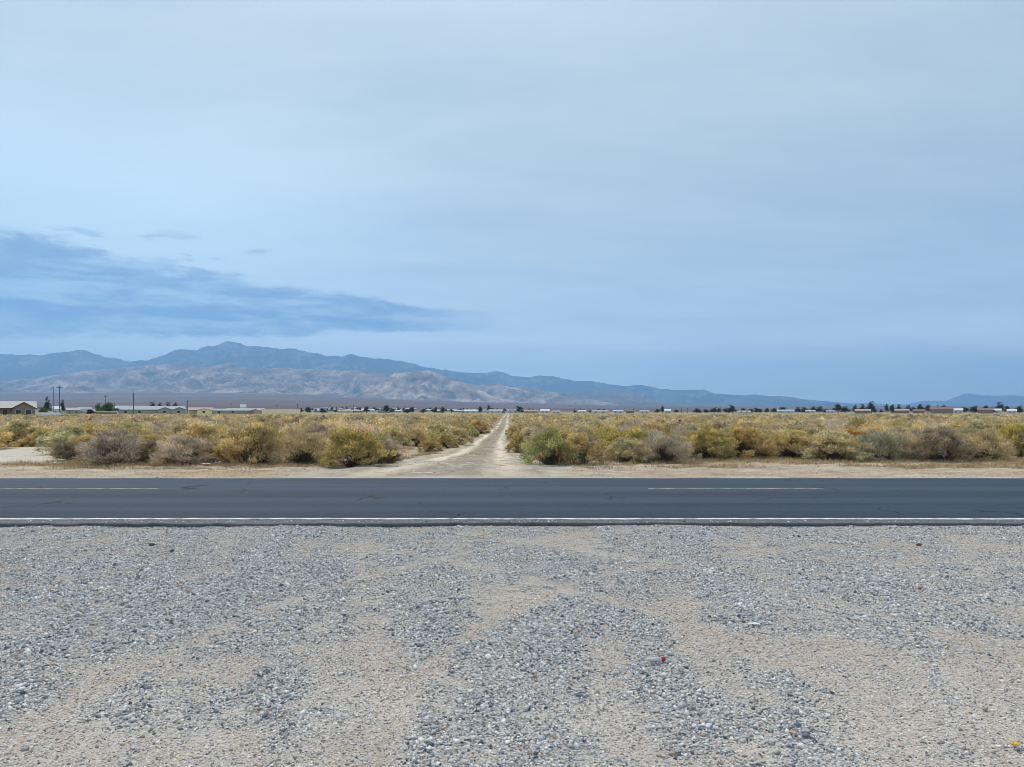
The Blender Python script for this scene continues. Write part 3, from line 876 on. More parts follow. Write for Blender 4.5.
# ------------------------------------------------------------------ town
M = {}
for nme, colr in {'stucco_tan': (.25, .19, .16), 'stucco_grey': (.32, .33, .29), 'stucco_peach': (.50, .36, .26), 'stucco_cream': (.90, .72, .50), 'stucco_white': (.58, .56, .53), 'stucco_brown': (.28, .18, .13),
                  'roof_pale': (.45, .42, .41), 'roof_slate': (.36, .38, .42), 'roof_tile': (.45, .33, .27), 'roof_red': (.25, .16, .135), 'roof_white': (.66, .67, .68), 'roof_teal': (.36, .48, .48), 'roof_blue': (.42, .55, .70),
                  'dark_trim': (.09, .06, .05), 'window_glass': (.05, .06, .08), 'wood_pole': (.15, .095, .07), 'metal_pole': (.5, .52, .53), 'fence_white': (.72, .74, .74), 'fence_brown': (.16, .11, .09), 'blue_panel': (.10, .28, .62), 'sign_white': (.82, .82, .82),
                  'trunk_bark': (.13, .10, .075)}.items():
    M[nme] = simple(nme, colr, .8, .12, .8)


def gable_block(root, w, dpt, eave, ridge, wall, roof, x0=0., y0=0., axis='x', over=.5, trim=True, z0=0.):
    """walls with gable ends as part wall, two thick slopes with overhang as part roof"""
    x1, y1 = x0 + w, y0 + dpt
    wm = MB(); a = axis == 'x'
    if a:
        yc = (y0 + y1) / 2
        wm.poly([(x0, y0, z0), (x1, y0, z0), (x1, y0, eave), (x0, y0, eave)]).poly([(x1, y1, z0), (x0, y1, z0), (x0, y1, eave), (x1, y1, eave)])
        wm.poly([(x1, y0, z0), (x1, y1, z0), (x1, y1, eave), (x1, yc, ridge - .1), (x1, y0, eave)]).poly([(x0, y1, z0), (x0, y0, z0), (x0, y0, eave), (x0, yc, ridge - .1), (x0, y1, eave)])
    else:
        xc = (x0 + x1) / 2
        wm.poly([(x1, y0, z0), (x1, y1, z0), (x1, y1, eave), (x1, y0, eave)]).poly([(x0, y1, z0), (x0, y0, z0), (x0, y0, eave), (x0, y1, eave)])
        wm.poly([(x0, y0, z0), (x1, y0, z0), (x1, y0, eave), (xc, y0, ridge - .1), (x0, y0, eave)]).poly([(x1, y1, z0), (x0, y1, z0), (x0, y1, eave), (xc, y1, ridge - .1), (x1, y1, eave)])
    obj('wall', wm.mesh('wall'), wall, root)
    half = (dpt if a else w) / 2; sl = (ridge - eave) / half
    rm = MB(); tm = MB(); th = .16
    for s in (-1, 1):
        if a:
            ye = yc + s * (half + over); ze = eave - sl * over
            lo = [(x0 - over, ye), (x1 + over, ye)]; A = [(x0 - over, yc, ridge), (x1 + over, yc, ridge), (x1 + over, ye, ze), (x0 - over, ye, ze)]
        else:
            xe = xc + s * (half + over); ze = eave - sl * over
            A = [(xc, y0 - over, ridge), (xc, y1 + over, ridge), (xe, y1 + over, ze), (xe, y0 - over, ze)]
        B = [(p[0], p[1], p[2] + th) for p in A]
        rm.poly(B if s * (1 if a else -1) < 0 else B[::-1]); rm.poly(A[::-1] if s * (1 if a else -1) < 0 else A)
        for i in range(4):
            j = (i + 1) % 4
            if i != 0: tm.poly([A[i], A[j], B[j], B[i]])
    r = obj('roof', rm.mesh('roof'), roof, root)
    if trim: obj('fascia', tm.mesh('fascia'), M['dark_trim'], r)
    return root


def windows(root, lst, y0):
    for (x, z, w, h) in lst:
        f = obj('window', MB().box(x - .08, x + w + .08, y0 - .06, y0 - .003, z - .08, z + h + .08).mesh('window'), M['stucco_white'], root)
        obj('pane', MB().box(x, x + w, y0 - .075, y0 - .062, z, z + h).mesh('pane'), M['window_glass'], f)


def gz_(x, y): return float(zground(x, y))


def facing(px, d):
    a = math.atan2(CX - px, F)
    return a, d / F * math.cos(a)


# left gabled tan house
d = 215.; x0 = at(-14, d); th, s = facing(10, d)
t = thing('house', 'tan stucco house with pale roof and two dark edged gables at far left', 'house', (x0, d, gz_(x0, d)), th)
gable_block(t, 50 * s, 12., 2.7, 4.7, M['stucco_tan'], M['roof_pale'], 0, 2., 'x')
for gx0 in (26.5, -14):
    gable_block(t, 23.5 * s, 7.5, 2.65, 4.35, M['stucco_tan'], M['roof_pale'], gx0 * s, -.6, 'y', .55)
windows(t, [(30 * s, .9, 1.2, 1.2), (40 * s, .9, 1.4, 1.2), (-4 * s, .9, 1.6, 1.2)], -.6)
obj('door', MB().box(17 * s, 17 * s + 1., 1.9, 1.995, 0, 2.1).mesh('door'), M['dark_trim'], t)
# grey house
d = 400.; x0 = at(118, d); th, s = facing(118, d)
t = thing('house', 'long grey house with slate blue roof and two gables behind the brown pole', 'house', (x0, d, gz_(x0, d)), th)
gable_block(t, 70 * s, 13., 2.8, 4.75, M['stucco_grey'], M['roof_slate'], 0, 2., 'x')
gable_block(t, 15.5 * s, 8., 2.6, 4.0, M['stucco_grey'], M['roof_slate'], 40.5 * s, -1., 'y')
gable_block(t, 15.5 * s, 8., 2.6, 4.05, M['stucco_grey'], M['roof_slate'], 55.5 * s, -1.6, 'y')
windows(t, [(46 * s, 1., 1.5, 1.2)], -1.); windows(t, [(61 * s, 1., 1.5, 1.2)], -1.6); windows(t, [(6 * s, 1., 1.5, 1.2), (20 * s, 1., 1.5, 1.2)], 2.)
# peach house
d = 450.; x0 = at(189, d); th, s = facing(189, d)
t = thing('house', 'peach house with pinkish tile roof right of the long grey house', 'house', (x0, d, gz_(x0, d)), th)
gable_block(t, 24 * s, 11., 2.7, 4.2, M['stucco_peach'], M['roof_tile'], 0, 2., 'x')
gable_block(t, 15 * s, 8., 2.5, 3.5, M['stucco_cream'], M['roof_tile'], 8 * s, -1., 'y')
windows(t, [(13.5 * s, 1., 1.5, 1.1)], -1.)
# long low house
d = 520.; x0 = at(212, d); th, s = facing(212, d)
t = thing('house', 'long low house with flat looking slate roof between the peach house and cream building', 'house', (x0, d, gz_(x0, d)), th)
gable_block(t, 50 * s, 12., 2.5, 3.7, M['stucco_grey'], M['roof_slate'], 0, 2., 'x')
gable_block(t, 10 * s, 7., 2.4, 3.4, M['stucco_tan'], M['roof_slate'], 39 * s, -1., 'y')
windows(t, [(6 * s, .9, 1.5, 1.1), (20 * s, .9, 1.5, 1.1)], 2.)
d = 600.; x0 = at(227, d); th, s = facing(227, d)
t = thing('house', 'pale roofed house showing above the long low slate roofed house', 'house', (x0, d, gz_(x0, d)), th)
gable_block(t, 38 * s, 12., 2.8, 4.4, M['stucco_white'], M['roof_pale'], 0, 0, 'x')
# cream flat roofed building
d = 480.; x0 = at(262, d); th, s = facing(262, d)
t = thing('building', 'cream flat roofed building at the right end of the near houses', 'building', (x0, d, gz_(x0, d)), th)
obj('wall', MB().box(0, 39 * s, 0, 12, 0, 3.15).mesh('wall'), M['stucco_cream'], t)
obj('roof', MB().box(-.2, 39 * s + .2, -.2, 12.2, 3.153, 3.42).mesh('roof'), M['stucco_cream'], t)
obj('lean_to', MB().box(-8 * s, -.003, 1, 9, 0, 2.7).mesh('lean_to'), M['roof_tile'], t)
# white wall beside the tan house
d = 208.; x0, x1 = at(36, d), at(60, d)
t = thing('fence', 'low white board fence right of the tan gabled house', 'fence', (x0, d, gz_(x0, d)))
obj('panel', MB().box(0, x1 - x0, 0, .06, .08, 1.35).mesh('panel'), M['fence_white'], t)
for i in range(5): obj('post', MB().box(i * (x1 - x0 - .12) / 4, i * (x1 - x0 - .12) / 4 + .12, -.125, -.004, 0, 1.45).mesh('post'), M['fence_white'], t)
d = 330.; x0, x1 = at(94, d), at(117, d)
t = thing('fence', 'dark fence with pale rail in front of the bright green tree', 'fence', (x0, d, gz_(x0, d)))
obj('panel', MB().box(0, x1 - x0, 0, .06, .05, 1.35).mesh('panel'), M['fence_brown'], t)
obj('rail', MB().box(0, x1 - x0, -.08, .1, 1.353, 1.75).mesh('rail'), M['fence_white'], t)

# billboard
d = 620.; x0 = at(243.2, d)
t = thing('billboard', 'blank white billboard standing above the roofs right of the peach house', 'billboard', (x0, d, gz_(x0, d)))
obj('panel', MB().box(-2.6, 2.6, -.1, .1, 5.3, 7.9).mesh('panel'), M['sign_white'], t)
for sx in (-1.6, 1.6): obj('post', MB().tube((sx, .25, 0), (sx, .25, 7.4), .16, .16).mesh('post'), M['wood_pole'], t)


# utility poles
def pole(px, top, d, label, arm=True, mat='wood_pole', group=None, r=.17):
    x = at(px, d); z0 = gz_(x, d); hh = H + (HY - top) / F * d - z0
    t = thing('utility_pole', label, 'utility pole', (x, d, z0), random.uniform(-.5, .5), group)
    obj('pole', MB().tube((0, 0, -.2), (0, 0, hh), r, r * .7).mesh('pole'), M[mat], t)
    if arm:
        obj('crossarm', MB().box(-1.2, 1.2, -.06, .06, hh - .9, hh - .72).mesh('crossarm'), M[mat], t)
        for q in (-1.05, -.4, .4, 1.05): obj('insulator', MB().tube((q, 0, hh - .717), (q, 0, hh - .5), .06, .04, 6).mesh('insulator'), M['metal_pole'], t)


pole(59.6, 385.6, 300, 'tall dark utility pole with crossarm right of the white fence', r=.22)
pole(53.2, 386.5, 420, 'slightly farther tall utility pole left of the pole by the white fence', r=.24)
pole(47, 397, 520, 'short pole beside the dark round topped tree', r=.2)
pole(105.2, 395, 430, 'thin pole above the bright green tree', r=.22)
pole(133.6, 392.5, 330, 'thick reddish brown pole in front of the long grey house', arm=False, r=.27)
pole(155, 400, 620, 'faint pole behind the roof of the long grey house', r=.22)
pole(187.4, 400, 500, 'pole at the left end of the peach house', r=.24)
pole(231, 402.5, 560, 'pole standing in the long low slate roof', r=.24)
pole(277, 404.5, 560, 'pole at the left part of the cream flat roofed building', r=.2)
pole(297.5, 403.5, 640, 'pole at the right part of the cream flat roofed building', r=.2)
for px, top, d in ((353.5, 404.5, 900), (405, 405, 900), (520, 408, 900), (550, 408, 1000), (574.5, 408, 1000), (580.5, 408, 1000), (633.5, 408, 900), (681.5, 407.5, 850), (687.5, 407.8, 850), (720.5, 407.5, 850), (752, 407.5, 850), (796, 408, 900), (846, 407.5, 900), (915.5, 407.8, 800), (961.5, 408, 800), (946.5, 405.8, 780), (972, 407, 800), (492, 406, 1200), (447, 405.5, 1000), (330, 405, 800)):
    pole(px, top, d, 'thin utility pole far off along the line of houses', arm=True, group='far utility poles along the town', r=.26)
# street lamp
d = 420.; x = at(98.8, d); z0 = gz_(x, d)
t = thing('street_lamp', 'pale street lamp between the tall dark poles and the bright green tree', 'street lamp', (x, d, z0))
hh = H + (HY - 399.) / F * d - z0
obj('pole', MB().tube((0, 0, 0), (0, 0, hh), .14, .1).mesh('pole'), M['metal_pole'], t)
obj('arm', MB().tube((0, 0, hh - .05), (-1.6, 0, hh + .12), .06, .05).mesh('arm'), M['metal_pole'], t)
obj('lamp_head', MB().box(-2.4, -1.5, -.18, .18, hh + .05, hh + .25).mesh('lamp_head'), M['metal_pole'], t)

# trees
tree_leaf = foliage_mat('tree_leaves')
TREES = []
for v in range(5):
    Tt = shrub_leaves(1., 1.75, 38, 2600, .13, .09, up=.15, loose=.26, lump=.4, hollow=.35)
    Tt[0][..., 2] += .35
    f_ = foliage_mesh('crown', *Tt); f_.materials.append(tree_leaf)
    mb = MB().tube((0, 0, -.05), (.02, .01, .8), .11, .08)
    for q in range(4):
        a = q * 1.6 + v; mb.tube((.02, .01, .6 + .05 * q), (.5 * math.cos(a), .5 * math.sin(a), 1.25 + .1 * q), .055, .02, 5)
    t_ = mb.mesh('trunk'); t_.materials.append(M['trunk_bark'])
    TREES.append((f_, t_))


def tree(px, top, wpx, d, colr, label, group=None, kind='tree', base=None, parts=True):
    x = at(px, d); z0 = gz_(x, d); hh = max(1.0, H + (HY - top) / F * d - z0); R = wpx / F * d / 2
    f_, t_ = TREES[random.randrange(5)]
    sc = (R, R, hh / 2.1)
    j = random.uniform(.8, 1.25)
    if parts:
        t = thing(kind, label, kind.replace('_', ' '), (x, d, z0), random.random() * 6.28, group); t.scale = sc
        c = obj('crown', f_, None, t); obj('trunk', t_, None, t)
    else:
        t = c = tag(obj(kind, f_, None, None, (x, d, z0), random.random() * 6.28), label, kind.replace('_', ' '), group); t.scale = sc
    c.color = (*(q * j for q in colr), 0.)
    return t


DK = (.035, .055, .042); GR = (.075, .13, .035)
tree(108, 404.5, 17, 340, GR, 'bright green bushy tree behind the dark fence')
tree(99, 406.5, 8, 345, GR, 'smaller green tree leaning on the left of the bright green tree')
tree(90.5, 410.2, 10, 325, (.055, .03, .03), 'dark maroon leafless looking bush left of the dark fence')
tree(47.3, 401.3, 6.5, 500, DK, 'small dark round topped tree behind the white fence')
tree(63, 403.8, 5, 520, DK, 'dark small tree right of the tall dark poles')
tree(42.5, 408.8, 10, 250, (.10, .15, .05), 'low light green tree above the white fence')
tree(31, 404, 4, 480, DK, 'thin dark tree beyond the roof of the tan house')
for px, top, w in ((152, 405.2, 8), (160, 405.6, 6), (168, 405, 7), (176, 405.6, 7)):
    tree(px, top, w, 640, DK, 'dark tree showing above the roof of the long grey house', 'dark trees behind the grey house')
RT = [(575, 411, 4), (583, 410.6, 5), (590, 411, 4), (599, 410, 6), (604, 410, 5), (657, 410, 7), (662.6, 407.6, 4), (676, 410.5, 6), (696, 410.5, 7), (706, 410.2, 7), (712, 409.6, 5), (726, 409, 6), (732.5, 407.2, 9), (743, 409.6, 7), (750, 410, 5), (760, 409.6, 5), (767, 409.2, 5), (774, 409.3, 7),
      (783, 408, 9), (798, 408.6, 8), (804, 408.8, 6), (813, 408.2, 8), (820, 408, 7), (838, 405.3, 9), (845, 408, 9), (855, 407, 5), (862.5, 406.6, 6), (871.5, 404.6, 9), (887, 406.4, 5), (892.3, 406.2, 5), (898.8, 406.5, 6), (908, 407, 8), (914, 408, 5), (919.5, 406.4, 8), (928, 406, 7), (937.5, 407, 3.5), (943, 406.3, 6), (965, 408.3, 6), (974, 407.8, 10), (985.6, 406.6, 6.5), (1000.3, 404.8, 10), (1007.5, 407, 5), (1019, 407.6, 8), (1040, 406, 9), (1060, 407, 8)]
for i in range(26):
    RT.append((random.uniform(690, 1030), random.uniform(408.8, 410.6), random.uniform(3, 8)))
for (px, top, w) in RT:
    lb = 'dark green tree in the distant tree line on the right half of the horizon'; gp = 'distant tree line on the right'
    if px == 1000.3: lb, gp = 'large dark round tree among the houses at far right', None
    if px == 871.5: lb, gp = 'tallest dark tree in the middle of the right tree line', None
    if px == 732.5: lb, gp = 'broad dark tree standing apart left of the right tree line', None
    if px == 662.6: lb, gp = 'narrow upright dark tree beside a small white house', None
    tree(px, top, w, random.uniform(760, 980), DK if px != 928 else (.12, .06, .045), lb, gp)

# far houses along the town strip
HM = {}


def far_house(px, top, wpx, d, wall, roof, label, group=None, base_up=0., kind=0):
    x = at(px - wpx / 2, d); z0 = gz_(x, d); w = max(6., wpx / F * d)
    ridge = max(2.6, H + (HY - top) / F * d - z0)
    t = thing('house', label, 'house', (x, d, z0), math.atan2(CX - px, F), group)
    gable_block(t, w, 9., ridge * .62, ridge - .16, M[wall], M[roof], 0, 0, 'x' if kind == 0 else 'y', .35, trim=False)
    windows(t, [(w * q, .9, 1.3, 1.1) for q in (.2, .65)], 0.)
    return t


RH = [(785, 409.6, 16, 'stucco_white', 'roof_teal', 'house with a teal roof in the right tree line'), (644.5, 410.3, 9, 'stucco_white', 'roof_pale', 'small pale roofed house left of the narrow upright tree'),
      (667.5, 409, 6, 'stucco_white', 'roof_white', 'small white house beside the narrow upright dark tree'), (940, 406.8, 20, 'stucco_tan', 'roof_red', 'long house with reddish roof in the right tree line'),
      (957.5, 408.3, 8, 'stucco_white', 'roof_white', 'white house right of the long reddish roof'), (984, 408, 13, 'stucco_brown', 'roof_red', 'reddish brown house left of the white house at far right'),
      (993, 408.6, 12, 'stucco_white', 'roof_white', 'bright white house in front of the large dark round tree'), (1011, 409, 8, 'stucco_white', 'roof_white', 'white house right of the large dark round tree'),
      (899, 408.8, 16, 'stucco_tan', 'roof_tile', 'low tan house under the middle of the right tree line'), (862, 409, 14, 'stucco_tan', 'roof_tile', 'low tan house left of the tallest dark tree'),
      (810, 410, 9, 'stucco_white', 'roof_pale', 'pale house right of the teal roofed house'), (744, 410.6, 12, 'stucco_white', 'roof_pale', 'pale house right of the broad dark tree'),
      (830, 410.3, 8, 'stucco_white', 'roof_slate', 'small slate roofed house in the right tree line'), (918, 409.4, 10, 'stucco_brown', 'roof_red', 'brown house left of the long reddish roof'),
      (545, 409.2, 9, 'stucco_white', 'roof_white', 'white house right of the end of the dirt track'), (531, 409.8, 14, 'stucco_peach', 'roof_tile', 'peach roofed building just right of the dirt track'),
      (556, 410.5, 8, 'stucco_white', 'roof_pale', 'pale house right of the white house near the track'), (582, 410.3, 8, 'stucco_white', 'roof_white', 'white house among the first dark trees right of the track'),
      (600, 410.2, 16, 'stucco_white', 'roof_pale', 'long pale house behind the first dark trees right of the track'), (618, 410, 10, 'stucco_white', 'roof_blue', 'blue roofed house right of the track'), (630, 409.8, 8, 'stucco_brown', 'roof_red', 'dark red house right of the blue roofed house')]
for (px, top, w, wl, rf, lb) in RH:
    far_house(px, top, w, random.uniform(700, 820), wl, rf, lb)
LH = [(57, 406.2, 9, 'stucco_white', 'roof_white', 'white roofed building behind the white fence and tall poles', 600), (72, 407.6, 13, 'stucco_grey', 'roof_pale', 'pale grey roofed building left of the street lamp', 560), (84, 406.8, 12, 'stucco_white', 'roof_slate', 'slate roofed building beside the street lamp', 620),
      (121.5, 405.6, 12, 'stucco_white', 'roof_blue', 'blue roofed building right of the bright green tree', 560), (136, 405.6, 18, 'stucco_white', 'roof_pale', 'pale roof rising behind the long grey house', 560), (197, 408, 9, 'stucco_peach', 'roof_tile', 'small peach house behind the peach tile roof', 640)]
for (px, top, w, wl, rf, lb, d) in LH: far_house(px, top, w, d, wl, rf, lb)
rfs = ['roof_white', 'roof_pale', 'roof_blue', 'roof_slate', 'roof_tile', 'roof_teal', 'roof_white']
rn = {'roof_white': 'white roofed', 'roof_pale': 'pale roofed', 'roof_blue': 'blue roofed', 'roof_slate': 'grey roofed', 'roof_tile': 'tan roofed', 'roof_teal': 'teal roofed'}
for i in range(86):
    px = random.uniform(303, 522); d = random.uniform(900, 2600)
    if px > 470: d = random.uniform(700, 1700)
    x = at(px, d); z0 = gz_(x, d); rf = random.choice(rfs); w = random.uniform(8, 17)
    top = HY - (z0 + random.uniform(3.6, 5.2) - H) * F / d
    far_house(px, top, w * F / d, d, random.choice(['stucco_white', 'stucco_white', 'stucco_tan', 'stucco_grey']), rf, f'small distant {rn[rf]} house in the town left of the dirt track', f'distant {rn[rf]} houses in the town', kind=i % 3 == 0)
for i in range(95):
    px = random.uniform(300, 535); d = random.uniform(700, 2500)
    x = at(px, d); z0 = gz_(x, d)
    hh = random.uniform(3., 7.); top = HY - (z0 + hh - H) * F / d
    tree(px, top, random.uniform(4, 8.5) * F / d, d, DK, 'small dark tree between the distant town houses left of the dirt track', 'dark trees in the distant town', parts=d < 1100)
for i in range(14):
    px = random.uniform(60, 130); d = random.uniform(650, 1100); x = at(px, d); z0 = gz_(x, d); rf = random.choice(rfs)
    top = HY - (z0 + random.uniform(3.6, 5.) - H) * F / d
    far_house(px, top, random.uniform(9, 16) * F / d, d, 'stucco_white', rf, f'small distant {rn[rf]} building behind the street lamp and bright green tree', f'distant {rn[rf]} buildings at left')

# ------------------------------------------------------------------ litter and loose bits on the ground
def crumple(name, w, l, hgt, colr, seed, n=9):
    r = np.random.default_rng(seed)
    u = np.linspace(-.5, .5, n); U, W_ = np.meshgrid(u, u)
    ragged = 1 - .35 * r.random((n, n)) * ((np.abs(U) > .4) | (np.abs(W_) > .4))
    Zz = (fbm(U * 4 + seed, W_ * 4, seed, 3) * .5 + .5) * hgt
    top = np.stack([U * w * ragged, W_ * l * ragged, Zz + .004], -1).reshape(-1, 3); bot = top - np.array([0, 0, .003])
    idx = np.arange(n * n).reshape(n, n)
    q = np.stack([idx[:-1, :-1], idx[:-1, 1:], idx[1:, 1:], idx[1:, :-1]], -1).reshape(-1, 4)
    brd = list(idx[0, :]) + list(idx[1:, -1]) + list(idx[-1, -2::-1]) + list(idx[-2:0, 0])
    sidef = np.array([(brd[i], brd[i - 1], brd[i - 1] + n * n, brd[i] + n * n) for i in range(len(brd))])
    me = mesh_np(name, np.concatenate([top, bot]), np.concatenate([q, q[:, ::-1] + n * n, sidef]))
    me.materials.append(simple(name + '_surface', colr, .6, .12, 20.)); return me


def put(name, me, px, py, label, cat, rz=0., group=None, up=.012):
    d = depth(py); x = at(px, d)
    return tag(obj(name, me, None, None, (x, d, gz_(x, d) + up), rz), label, cat, group)


d = depth(661); x = at(654, d)
t = thing('plastic_tube', 'slim white plastic tube with a red cap lying on the gravel', 'litter', (x, d, gz_(x, d) + .022), .12)
tb = MB()
for i, (r0, r1, xa, xb) in enumerate(((.004, .010, -.06, -.04), (.010, .011, -.04, .03), (.011, .008, .03, .045))): tb.tube((xa, 0, 0), (xb, 0, 0), r0, r1, 12)
obj('tube', tb.mesh('tube', True), simple('white_plastic', (.62, .62, .60), .4, .05), t)
obj('cap', MB().tube((.0455, 0, 0), (.058, 0, .001), .010, .013, 12).tube((.0585, 0, .001), (.070, 0, .002), .013, .011, 12).mesh('cap', True), simple('red_plastic', (.55, .03, .05), .4, .08), t)
put('paper_scrap', crumple('paper_scrap', .10, .035, .018, (.70, .76, .78), 3), 754, 627, 'pale bluish scrap of paper lying flat on the gravel', 'litter', .1)
put('paper_scrap', crumple('yellow_scrap', .05, .035, .02, (.62, .42, .06), 4), 1015, 752, 'yellow crumpled leaf like scrap in the bottom right corner', 'litter', .5)


def stone(name, r, colr, seed):
    rr = np.random.default_rng(seed)
    import bmesh
    bm = bmesh.new(); bmesh.ops.create_icosphere(bm, subdivisions=2, radius=r)
    sc = np.array([1.2, .9, .62])
    pl = unit(rr.normal(size=(9, 3))); h = .62 + .3 * rr.random(9)
    for v in bm.verts:
        p = np.array(v.co) / r
        for a, b_ in zip(pl, h):
            q = p @ a
            if q > b_: p = p - a * (q - b_)
        v.co = tuple(p * sc * r)
    me = bpy.data.meshes.new(name); bm.to_mesh(me); bm.free()
    me.materials.append(simple(name + f'_rock_{seed}', colr, .85, .3, 30.)); return me


put('rock', stone('rock', .034, (.07, .068, .07), 5), 152, 546, 'dark rock, larger of two on the gravel near the road at left', 'rock', .4)
put('rock', stone('rock', .026, (.08, .078, .08), 6), 172, 551.5, 'dark rock, smaller of two on the gravel near the road at left', 'rock', 1.4)
put('rock', stone('rock', .034, (.17, .085, .06), 7), 919, 545.5, 'flat rusty brown rock on the gravel at the right near the road', 'rock', .2)
put('rock', stone('rock', .022, (.40, .17, .08), 8), 920, 590, 'small orange rock on the gravel at right', 'rock', .9)
put('rock', stone('rock', .024, (.20, .13, .09), 9), 266, 553.5, 'small brown rock on the gravel left of centre near the road', 'rock', 2.)
put('rock', stone('rock', .017, (.42, .29, .15), 10), 580, 632, 'honey coloured pebble beside the tan dirt strip', 'rock', 2.)
put('rock', stone('rock', .017, (.36, .28, .22), 12), 985, 713, 'brownish pebble on the pale dirt at lower right', 'rock', 1.)
LT = [(62, 462.5, (.45, .68, .72), .22, 'light blue crumpled plastic on the verge by the bare sand'), (58, 465, (.8, .8, .78), .24, 'white crumpled paper on the verge left of the dead looking shrub'), (90, 466, (.76, .74, .70), .18, 'off white scrap on the verge under the wide dead looking shrub'),
      (197, 459, (.62, .66, .72), .28, 'bluish white plastic bag caught in the grey domed shrub'), (206, 466.5, (.80, .78, .74), .26, 'white flattened scrap below the orange tinged shrub'), (218, 465.5, (.82, .80, .76), .2, 'small white scrap right of the white flattened scrap')]
for i, (px, py, colr, sz, lb) in enumerate(LT):
    put('litter_scrap', crumple(f'litter_scrap_{"abcdef"[i]}', sz, sz * .7, .12, colr, 20 + i), px, py, lb, 'litter', i * .7, up=.0 if px != 197 else .25)

# ------------------------------------------------------------------ air
hz = MB().box(-45000, 45000, -4000, 46000, -2.0, 2900.)
mt = bpy.data.materials.new('desert_haze'); mt.use_nodes = True
nt = NT(mt.node_tree); mt.node_tree.nodes.remove(mt.node_tree.nodes['Principled BSDF'])
pv = nt.new('ShaderNodeVolumePrincipled'); pv.inputs['Density'].default_value = 5.4e-5
pv.inputs['Color'].default_value = (.33, .615, 1., 1); pv.inputs['Anisotropy'].default_value = .35
pv.inputs['Density Attribute'].default_value = ''
nt.l.new(pv.outputs[0], mt.node_tree.nodes['Material Output'].inputs['Volume'])
o = tag(obj('haze', hz.mesh('haze'), mt), kind='stuff')
o['label'] = 'thin blue air over the whole valley'; o['category'] = 'haze'

# ------------------------------------------------------------------ sky
SUN_EL, SUN_AZ = math.radians(54), math.radians(-32)     # azimuth from +y towards +x
w = bpy.data.worlds.new('World'); scene.world = w; w.use_nodes = True
nt = NT(w.node_tree); bg = w.node_tree.nodes['Background']
sky = nt.new('ShaderNodeTexSky', sky_type='NISHITA'); sky.sun_disc = False
sky.sun_elevation = SUN_EL; sky.sun_rotation = SUN_AZ; sky.air_density = 1.; sky.dust_density = 1.5
dirn = nt.new('ShaderNodeTexCoord').outputs['Generated']
dx, dy, dz = nt.sep(dirn)[:3]
az = nt.m('ARCTAN2', dx, dy)
zc = nt.m('MAXIMUM', dz, 0.)
# stratus deck: broad soft patches seen on a flat layer
den = nt.m('ADD', zc, .16)
cmb = nt.new('ShaderNodeCombineXYZ'); nt.setin(cmb, 0, nt.m('DIVIDE', dx, den)); nt.setin(cmb, 1, nt.m('DIVIDE', dy, den))
deck = nt.noise(nt.vmul(cmb.outputs[0], (.55, 1.1, 1)), .9, 5., .5, .4)
deck2 = nt.noise(nt.vmul(cmb.outputs[0], (.5, 1.6, 1)), 2.2, 5., .55, .3)
grad = nt.ramp(nt.m('MULTIPLY', zc, 1.6), [(0, (1.05, 1.12, 1.14)), (.09, (.92, 1.0, 1.02)), (.19, (.475, .565, .60)), (.29, (.335, .415, .46)), (.5, (.33, .395, .42)), (.85, (.365, .425, .44)), (1, (.39, .445, .455))])
deck3 = nt.noise(nt.vmul(cmb.outputs[0], (.8, 2.0, 1)), 4.5, 6., .6, .4)
f = nt.m('ADD', nt.m('ADD', nt.m('MULTIPLY', deck, .52), nt.m('MULTIPLY', deck2, .33)), nt.m('MULTIPLY', deck3, .15))
cl = nt.mix(1., grad, nt.ramp(f, [(.33, (.70, .75, .83)), (.45, (.84, .87, .91)), (.55, (.97, .97, .97)), (.68, (1.13, 1.10, 1.05))]), 'MULTIPLY')
# brighter gap low on the left
gap = nt.m('MULTIPLY', nt.mapr(az, .05, -.45), nt.m('MULTIPLY', nt.mapr(zc, .42, .24), nt.mapr(zc, .0, .14)))
cl = nt.mix(nt.m('MULTIPLY', gap, .55), cl, (.47, .61, .68))
# dark cumulus bank low on the left: flat layers with ragged tops
cv = nt.new('ShaderNodeCombineXYZ'); nt.setin(cv, 0, az); nt.setin(cv, 1, nt.m('MULTIPLY', zc, 2.9))
bank = nt.m('ADD', nt.m('MULTIPLY', nt.noise(cv.outputs[0], 5.2, 6., .6, .1), .55), nt.m('MULTIPLY', nt.noise(nt.vmul(cv.outputs[0], (1., .85, 1)), 15., 8., .62, .1), .55))
lay = nt.noise(nt.vmul(cv.outputs[0], (.45, 2.4, 1)), 4., 6., .6, .2)
mid = nt.mapr(az, -.62, -.06, .143, .121, False)
hw_ = nt.mapr(az, -.62, -.06, .060, .014, False)
e = nt.m('DIVIDE', nt.m('ABSOLUTE', nt.m('SUBTRACT', zc, mid)), hw_)
msk = nt.mapr(e, 1.7, .1)
bk = nt.m('ADD', nt.m('ADD', nt.m('MULTIPLY', bank, .72), nt.m('MULTIPLY', lay, .28)), nt.m('MULTIPLY', nt.m('SUBTRACT', msk, .5), .42))
bk = nt.m('MULTIPLY', nt.m('MULTIPLY', nt.mapr(bk, .465, .60), nt.mapr(e, 2.1, 1.3)), nt.mapr(az, .02, -.18))
inner = nt.m('ADD', nt.m('MULTIPLY', nt.noise(nt.vmul(cv.outputs[0], (.8, 1.3, 1)), 12., 8., .64, .2), .65), nt.m('MULTIPLY', nt.noise(nt.vmul(cv.outputs[0], (.35, 2.6, 1)), 5., 5., .6, .2), .35))
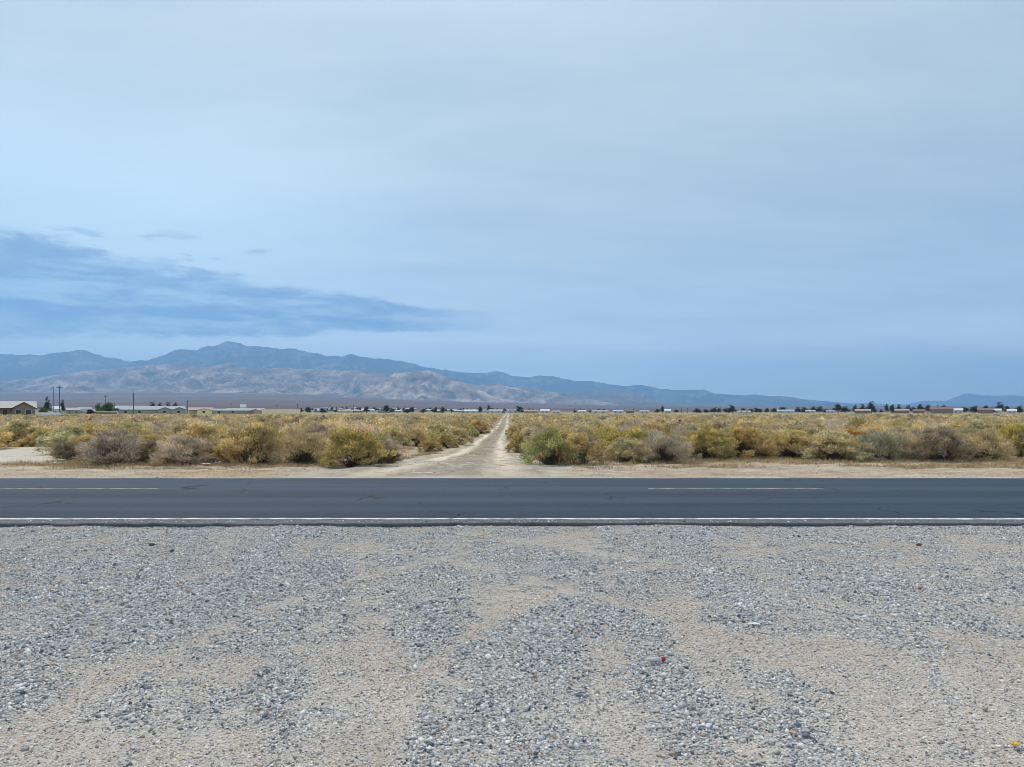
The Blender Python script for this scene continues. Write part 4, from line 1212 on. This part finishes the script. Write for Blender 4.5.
low = nt.mapr(nt.m('SUBTRACT', zc, mid), .06, -.02)
bcol = nt.mix(nt.mapr(inner, .42, .60), nt.mix(low, (.085, .17, .28), (.02, .115, .32)), (.25, .37, .49))
cl = nt.mix(nt.m('MULTIPLY', bk, .92), cl, bcol)
# few small stray puffs above the bank
pf = nt.noise(nt.vmul(cv.outputs[0], (1., 1.6, 1)), 13., 5., .55, .2)
pm = nt.m('MULTIPLY', nt.mapr(pf, .565, .66), nt.m('MULTIPLY', nt.mapr(zc, .10, .14), nt.m('MULTIPLY', nt.mapr(zc, .23, .19), nt.mapr(az, -.20, -.38))))
cl = nt.mix(nt.m('MULTIPLY', pm, .85), cl, (.15, .25, .36))
S = .1
veil = nt.mix(.90, sky.outputs[0], nt.mix(1., cl, (1 / S,) * 3, 'MULTIPLY'))
# Mix colours above 1 are kept
nt.l.new(veil, bg.inputs['Color']); bg.inputs['Strength'].default_value = S

sun = bpy.data.lights.new('sun', 'SUN'); sun.energy = 1.5; sun.angle = math.radians(12); sun.color = (1., .90, .77)
so = bpy.data.objects.new('sun', sun); COL.objects.link(so)
from mathutils import Vector
sd = Vector((math.sin(SUN_AZ) * math.cos(SUN_EL), math.cos(SUN_AZ) * math.cos(SUN_EL), math.sin(SUN_EL)))
so.rotation_euler = sd.to_track_quat('Z', 'Y').to_euler(); so.location = (0, 0, 50)

# ------------------------------------------------------------------ camera
cam = bpy.data.cameras.new('camera'); co = bpy.data.objects.new('camera', cam); COL.objects.link(co)
cam.sensor_width = 36.; cam.lens = F / 1024 * 36.
co.location = (0, 0, H); co.rotation_euler = (math.radians(90), 0, 0)
cam.shift_y = (HY - 383.5) / 1024.
cam.clip_start = .1; cam.clip_end = 120000
scene.camera = co

vs = scene.view_settings
vs.view_transform = 'Standard'; vs.look = 'None'; vs.exposure = .86; vs.gamma = 1.; vs.use_curve_mapping = False
scene.cycles.use_denoising = True; scene.cycles.filter_width = .85
scene.cycles.max_bounces = 6; scene.cycles.volume_bounces = 1
scene.cycles.transparent_max_bounces = 8
